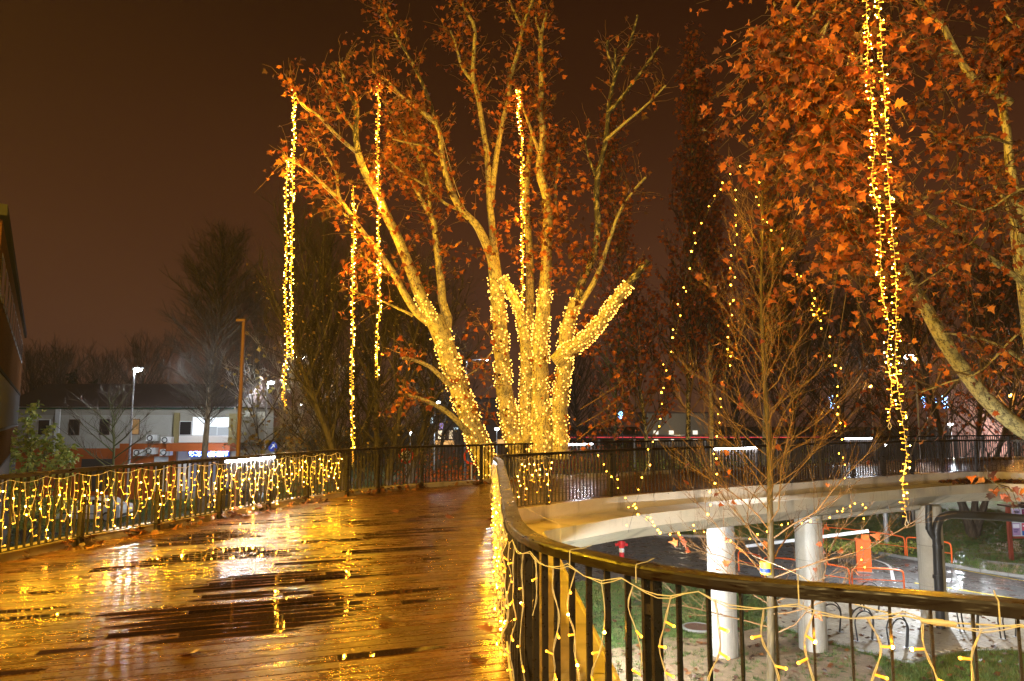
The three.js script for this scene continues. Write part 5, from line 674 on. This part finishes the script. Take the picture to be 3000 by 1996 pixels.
bareTree('dark_multi_stemmed_tree', 'large dark multi-stemmed tree with dense drooping twigs behind the left railing', gb(1118, 29), hAt(800, 29), { seed: 22, r: .34, n: 110, from: .26, inc: [.9, .5], R: 3.7, prof: (s) => .55 + .5 * Math.sin(Math.PI * clamp(s + .1, 0, 1)), n2: 2.4, n3: 5, tw: .8, tr: .006, droop: .16, bl: .06, tl: -.02, stems: [[-.32, .1, .9], [.04, 0, 1], [.3, -.1, .9], [-.1, -.2, 1]], mat: M.bark, bmat: M.bark, tmat: M.twigDark, leaf: { per: .16, size: .13, kind: 'yellow', geo: leafSmall } });
bareTree('slanting_dark_tree', 'dark bare tree with branches sweeping up to the left, behind the hanging strands', gb(1040, 33), hAt(690, 33), { seed: 25, r: .28, n: 90, from: .22, inc: [.75, .4], R: 4.6, prof: egg, n2: 2.2, n3: 5, tw: .9, tr: .007, droop: .05, bl: .1, stems: [[-.26, 0, 1], [.08, 0, .95], [-.12, .2, .9]], mat: M.bark, bmat: M.bark, tmat: M.twigDark });
bareTree('yellow_leaved_tree', 'low tree with sparse yellow leaves and shining twigs round a white street lamp', gb(850, 41), hAt(1092, 41), { seed: 28, r: .16, n: 52, from: .22, inc: [1.3, .6], R: 3.5, prof: (s) => .7 + .45 * Math.sin(Math.PI * s), n2: 2.8, n3: 4.5, tw: .6, tr: .006, mat: M.bark, bmat: M.bark, tmat: M.twigPale, stems: [[0, 0, 1], [.3, 0, .85], [-.3, 0, .8]], leaf: { per: .75, size: .24, kind: 'yellow', where: (p) => p.y < 5.2 ? 1.2 : .25 } });
bareTree('bare_street_tree', 'bare tree between the shop building and the dark tree, faintly lit', gb(760, 70), hAt(880, 70), { seed: 31, r: .25, n: 60, from: .25, inc: [1, .4], R: 5, prof: egg, n2: 1.9, n3: 4.5, tw: 1, tr: .011, bmat: M.bark, tmat: M.twigDark });
for (const [px, y, d, s, R] of [[150, 1062, 78, 41, 5], [300, 1090, 84, 42, 5], [430, 1050, 86, 43, 6], [60, 1070, 84, 44, 5]]) bareTree('far_bare_tree', { 41: 'bare tree behind the roof of the shop building, at its left', 42: 'bare tree behind the roof above the small greenish tree', 43: 'bare tree behind the roof, nearest the tall bare tree', 44: 'bare tree behind the roof, close to the brick building' }[s], gb(px, d), hAt(y, d), { seed: s, r: .25, n: 46, from: .3, inc: [1, .4], R, prof: egg, n2: 1.7, n3: 4, tw: 1, tr: .013, mat: M.bark, tmat: M.twigDark });
for (const [px, y, d, s] of [[205, 1082, 74, 51], [268, 1108, 75, 52]]) { const rnd = rng(s), b = gb(px, d), h = hAt(y, d), t = thing('conifer', s === 51 ? 'dark conifer rising behind the roof of the shop building' : 'smaller dark conifer behind the roof, right of the other', 'tree', b), ms = []; new MB().tube([V(0, 0, 0), V(0, h * .96, 0)], [.22, .02], 7).build('trunk', M.bark, t); for (let k = 0; k < 4200; k++) { const f = Math.sqrt(rnd()), y2 = h * (1 - f * .85), r = (.25 + 2.1 * f * (.75 + .25 * Math.sin(k * .7))) * Math.sqrt(rnd()), a = rnd() * 6.283; ms.push(leafMatrix(V(Math.cos(a) * r, y2 + (rnd() - .5) * .5, Math.sin(a) * r), .42, rnd, 1)); } instances('foliage', leafSmall, M.leafEvergreen, ms, t); }
const redLeaf = (per, size = .23) => ({ per, size, kind: 'red', where: (p) => .5 + N8(p.x * 1.1, p.y * 1.1) });
bareTree('upright_tree', 'tall slender tree with dark red leaves right of the wrapped plane tree, its spire highest', gb(2010, 43), hAt(150, 43), { seed: 61, r: .2, n: 90, from: .22, inc: [.75, .35], R: 4.6, prof: (s) => 1.1 - s * .8, n2: 2.3, n3: 4, tw: .55, tr: .005, bl: .12, mat: M.planeDark, bmat: M.twigWarm, tmat: M.twigDark, leaf: redLeaf(.8) });
bareTree('upright_tree', 'slender red-leaved tree just left of the young tree, second of its row', gb(2080, 44), hAt(230, 44), { seed: 62, r: .18, n: 100, from: .24, inc: [.8, .35], R: 4, prof: (s) => 1.1 - s * .7, n2: 2.2, n3: 4, tw: .5, tr: .005, bl: .12, mat: M.planeBark, bmat: M.twigWarm, tmat: M.twigDark, leaf: redLeaf(1) });
bareTree('upright_tree', 'slender tree with dark red leaves nearest to the wrapped plane tree', gb(1905, 43), hAt(400, 43), { seed: 63, r: .17, n: 90, from: .2, inc: [.9, .4], R: 4, prof: (s) => 1.1 - s * .6, n2: 2.2, n3: 4, tw: .5, tr: .005, bl: .1, mat: M.planeDark, bmat: M.twigWarm, tmat: M.twigDark, leaf: redLeaf(.95) });
bareTree('upright_tree', 'slender red-leaved tree right of the young tree, under the orange boughs', gb(2230, 45), hAt(140, 45), { seed: 64, r: .2, n: 100, from: .25, inc: [.7, .3], R: 4, prof: (s) => 1.1 - s * .65, n2: 2, n3: 4, tw: .5, tr: .005, bl: .1, mat: M.planeBark, bmat: M.twigWarm, tmat: M.twigDark, leaf: redLeaf(.75) });
bareTree('low_red_tree', 'low tree with sparse rusty leaves between the wrapped tree and the young tree', gb(1800, 43), hAt(880, 43), { seed: 65, r: .13, n: 50, from: .25, inc: [1.2, .5], R: 3, prof: egg, n2: 2.2, n3: 4, tw: .6, tr: .005, mat: M.barkGreen, bmat: M.barkGreen, tmat: M.twig, leaf: redLeaf(.5) });
for (const [px, y, d, s, R, l] of [[2320, 700, 44, 71, 4.6, 'bare dark tree behind the young tree, right of the slender row'], [2480, 900, 48, 72, 5, 'bare round-crowned tree beyond the farthest LED bay'], [2640, 820, 44, 73, 4.6, 'bare tree behind the near light strands, lit by a white lamp'], [2830, 760, 40, 74, 5, 'dark bare tree with several stems under the leaning limb'], [2980, 820, 46, 75, 4.6, 'bare tree at the right edge before the reddish building'], [1700, 1020, 60, 76, 4, 'far bare tree right of the wrapped central stems'], [2160, 960, 56, 77, 4.2, 'far bare tree behind the trunk of the young tree']])
  bareTree('dark_bare_tree', l, gb(px, d), hAt(y, d), { seed: s, r: .26, n: 80, from: .24, inc: [1.05, .45], R, prof: egg, n2: 2, n3: 5, tw: .8, tr: .008, mat: M.bark, tmat: M.twigDark, stems: s === 74 ? [[-.3, 0, .95], [.1, 0, 1], [.4, 0, .9]] : undefined, leaf: s === 73 || s === 74 || s === 75 || s === 71 ? { per: .3, size: .22, kind: 'orange' } : undefined });
bareTree('park_tree', 'forked grey tree beyond the far railing, left of the leaning stem', gb(1262, 48), hAt(1010, 48), { seed: 81, r: .3, n: 50, from: .35, inc: [1, .5], R: 3.8, prof: egg, n2: 2, n3: 4, tw: .8, tr: .008, stems: [[-.15, 0, 1], [.2, 0, .95]], mat: M.bark, tmat: M.twig, leaf: { per: .25, size: .2, kind: 'yellow', geo: leafSmall } });
bareTree('park_tree', 'thin grey tree beyond the far railing, nearest the leaning stem', gb(1335, 60), hAt(1120, 60), { seed: 82, r: .2, n: 40, from: .3, inc: [1, .5], R: 3, prof: egg, n2: 2, n3: 4, tw: .8, tr: .009, mat: M.bark, tmat: M.twig });
function hedge(label, x0, x1, yTop, d, seed, kind, dens = 1) { const rnd = rng(seed), a = gb(x0, d), b = gb(x1, d), h = hAt(yTop, d), t = thing('hedge', label, 'hedge', a.clone().lerp(b, .5)), W = b.x - a.x, ms = [], w = new MB(); for (let k = 0; k < 2600 * dens; k++) { const y = h * (1 - rnd() * rnd()), p = V((rnd() - .5) * W, y * (.85 + .3 * N8(k * .37, 1)), (rnd() - .5) * 1.6); ms.push(leafMatrix(p, .16, rnd)); } for (let k = 0; k < 260 * dens; k++) { const x = (rnd() - .5) * W, z = (rnd() - .5) * 1.4; w.tube([V(x, 0, z), V(x + (rnd() - .5) * .3, h * .5, z), V(x + (rnd() - .5) * .8, h * (.8 + rnd() * .35), z + (rnd() - .5) * .4)], [.018, .012, .005], 3, false); } w.build('stems', M.twig, t, 'stuff'); instances('foliage', leafSmall, M.leafOrange, ms, t, tintC[kind]); return t; }
hedge('brown leafy hedge behind the far railing, left of the leaning stem', 1165, 1395, 1368, 31, 91, 'red'); hedge('low shrubs with red and green leaves behind the far LED bay', 1610, 1840, 1338, 47, 92, 'red', 1.1); hedge('dark green shrubs beyond the far railing at right', 1850, 2450, 1336, 47, 93, 'green', 1.2); hedge('green ground shrubs along the kerb behind the barrier cabinet', 2400, 2680, 1594, 35.5, 94, 'green', .7);
// ---- far buildings
{
  const far = (name, label, x0, x1, yt, d, mat, depth = 8) => { const a = at(x0, yt, d), b = at(x1, yt, d), o = a.clone().lerp(b, .5).setY(GROUND), t = thing(name, label, 'building', o), h = a.y - GROUND; new MB().box(V(0, h / 2, -depth / 2), b.x - a.x, h, depth).build('wall', mat, t); new MB().box(V(0, h + .12, -depth / 2), b.x - a.x + .5, .24, depth + .5).build('roof', M.roof, t); const B = (nm, X0, X1, Y0, Y1, m, pr = .06) => { const p = at(X0, Y0, d).sub(o), q = at(X1, Y1, d).sub(o); return new MB().box(V((p.x + q.x) / 2, (p.y + q.y) / 2, pr), q.x - p.x, p.y - q.y, .12).build(nm, m, t); }; return { t, B, o }; };
  const A = far('far_shop', 'far dark building with lit shop windows left of the leaning stem', 1255, 1480, 1170, 115, std([.1, .07, .06], .8)); for (const [x0, x1, y0, y1, c, k] of [[1284, 1303, 1262, 1286, [1, .8, .5], 1.2], [1316, 1326, 1262, 1286, [1, .75, .45], .9], [1288, 1300, 1240, 1258, [.7, .45, 1], .5], [1275, 1330, 1291, 1303, [1, .5, .15], .8], [1455, 1480, 1288, 1302, [1, .5, .15], .8], [1258, 1268, 1224, 1240, [.7, .9, 1], 1.5], [1330, 1346, 1253, 1258, [.7, .9, 1], 1.6], [1405, 1416, 1256, 1261, [1, .03, .03], 3]]) A.B('lit_window', x0, x1, y0, y1, glow(c, k));
  const C = far('far_pale_building', 'far pale building glimpsed between the bare trunks right of the wrapped tree', 1895, 2075, 1212, 105, std([.16, .14, .11], .8)); for (const x of [1915, 1960, 2030]) C.B('lit_window', x, x + 14, 1262, 1290, glow([1, .9, .7], .9)); pointLight(at(1985, 1240, 99), [1, .85, .6], 30, 8);
  const R = far('far_reddish_building', 'reddish building glimpsed at the right edge behind the leaning limb', 2935, 3120, 1100, 62, std([.4, .2, .15], .85)); for (const [x, y] of [[2950, 1150], [2990, 1150], [2950, 1200], [2990, 1200]]) R.B('window', x, x + 18, y, y + 26, M.glass); pointLight(at(2970, 1200, 56), [1, .5, .3], 60, 8);
  const d = 96, a = at(1640, 1284, d), b = at(2500, 1284, d), o = a.clone().lerp(b, .5).setY(GROUND), t = thing('long_canopy', 'long low canopy with a red lit edge beyond the trees', 'canopy', o), h = a.y - GROUND; new MB().box(V(0, h + .1, -3), b.x - a.x, .5, 6).build('canopy_roof', M.darkTrim, t); new MB().box(V(0, h + .1, .06), b.x - a.x, .09, .08).build('red_light_edge', glow([1, .06, .08], .8), t); for (let k = 0; k <= 8; k++) new MB().box(V((k / 8 - .5) * (b.x - a.x - 1), h / 2 - .08, -.5), .25, h - .18, .25).build('post', M.galv, t);
  for (const [px, y0, y1, dd, label] of [[2708, 1146, 1194, 60, 'blue light string hanging far off right of the near strands, leftmost'], [2734, 1166, 1196, 60, 'blue light string hanging far off, the middle one'], [2767, 1160, 1196, 60, 'blue light string hanging far off, the rightmost'], [2436, 1160, 1208, 60, 'blue light figure far off left of the near strands'], [1818, 1206, 1228, 70, 'tiny blue light string far off right of the wrapped stems']]) { const rnd = rng(px), p = at(px, y0, dd), L = p.y - at(px, y1, dd).y, s = thing('blue_string_light', label, 'string lights', p), ms = []; new MB().tube([V(0, 0, 0), V(.1, -L, 0)], .012, 4).build('cable', M.cableDark, s); for (let k = 0; k < 26; k++) ms.push(new THREE.Matrix4().makeScale(.03, .03, .03).setPosition(V((rnd() - .5) * .4, -L * (k + .5) / 26, (rnd() - .5) * .3))); instances('bulbs', bulbRound, glow([.15, .4, 1], 14), ms, s); const q = thing('pole', 'thin dark pole carrying a far blue light string, ' + ({ 2708: 'left of three', 2734: 'middle of three', 2767: 'right of three', 2436: 'behind the young tree', 1818: 'by the wrapped stems' })[px], 'pole', p.clone().setY(GROUND).add(V(.2, 0, -.2))); new MB().tube([V(0, 0, 0), V(0, p.y - GROUND + .2, 0)], [.06, .04], 8).build('shaft', M.darkTrim, q); new MB().tube([V(0, p.y - GROUND + .15, 0), V(-.2, p.y - GROUND + .02, .2)], .02, 6).build('hook', M.darkTrim, q); }
}
// ---- fallen leaves
{
  const rnd = rng(501), ms = [], put = (p, s, flat = .25) => { const n = V((rnd() - .5) * flat * 2, 1, (rnd() - .5) * flat * 2).normalize(), q = new THREE.Quaternion().setFromUnitVectors(V(0, 0, 1), n).multiply(new THREE.Quaternion().setFromAxisAngle(V(0, 0, 1), rnd() * 6.3)); return new THREE.Matrix4().compose(p, q, V(s, s, s)); };
  const u0 = uO(60, 1640), u1 = .9; for (let k = 0; k < 1500; k++) { const u = lerp(u0, u1, rnd()), f = frameAt(outerC, u), cl = sstep(.3, .65, N32(u * 140, 3.3)); if (rnd() > .1 + cl) continue; const o = .01 + Math.pow(rnd(), 2.2) * .42; ms.push(put(f.p.clone().addScaledVector(f.n, o).setY(.02 + rnd() * .1 * Math.max(0, 1 - o / .3)), .075 + rnd() * .075, .9)); }
  const cols = [[.2, .06, .018], [.28, .09, .022], [.13, .045, .018], [.34, .13, .03], [.09, .035, .016]].map((c) => new THREE.Color().setRGB(...c.map((x) => x * .6)));
  tag(instances('leaf_litter', leafG, M.litter, ms, scene, cols), 'wet brown leaves drifted along the foot of the outer railing', 'leaves', null, 'stuff');
  const m2 = []; const v0 = uI(2740, 1388), v1 = uI(3000, 1387); for (let k = 0; k < 420; k++) { const f = frameAt(innerC, lerp(v0, v1 + .04, rnd())); m2.push(put(f.p.clone().addScaledVector(f.n, .1 + Math.pow(rnd(), 2) * .6).setY(-.28 + rnd() * .06), .1 + rnd() * .08, .8)); }
  tag(instances('ledge_litter', leafG, M.litter, m2, scene, cols), 'dead leaves lying in the gutter of the concrete ledge at right', 'leaves', null, 'stuff');
  const m3 = []; for (let k = 0; k < 900; k++) { const p = rnd() < .5 ? on(1600 + rnd() * 1400, 1760 + rnd() * 236, GROUND) : on(2400 + rnd() * 600, 1560 + rnd() * 60, GROUND); m3.push(put(p.setY(GROUND + .05), .12 + rnd() * .06, .5)); }
  tag(instances('ground_litter', leafG, M.litter, m3, scene, cols), 'fallen leaves scattered over the lawns under the walkway', 'leaves', null, 'stuff');
  const each = [[1440, 1855, 'large curled brown leaf lying by the dense light curtain, in front'], [1310, 1420 + 100, 'small brown leaf on the far middle of the wet deck'], [305, 1632, 'pale leaf lying on the deck near the left railing'], [570, 1918, 'dark leaf in the long puddle near the bottom of the picture'], [1150, 1818, 'leaf lying in the middle of the wet deck, right of the hanging lights reflection'], [1440, 1520, 'brown leaf lying against the foot of the dense light curtain, farther back'], [1424, 1925, 'torn brown leaf on the deck at the bottom by the near railing'], [930, 1490, 'leaf lying on the deck below the left railing, at its far end'], [1075, 1588, 'pale leaf in the small far puddle'], [1150, 1498, 'leaf on the deck in front of the far railing']];
  for (const [x, y, label] of each) { const l = thing('fallen_leaf', label, 'leaf', on(x, y, .012), rnd() * 6); const m = part('blade', leafG, leafMats.orange[5], l); m.applyMatrix4(put(V(0, .012, 0), .15 + rnd() * .05, .5)); new MB().tube([V(0, .012, 0), V(.03, .03, .05)], .0025, 4).build('stalk', M.twig, l); }
}
renderer.render(scene, camera);
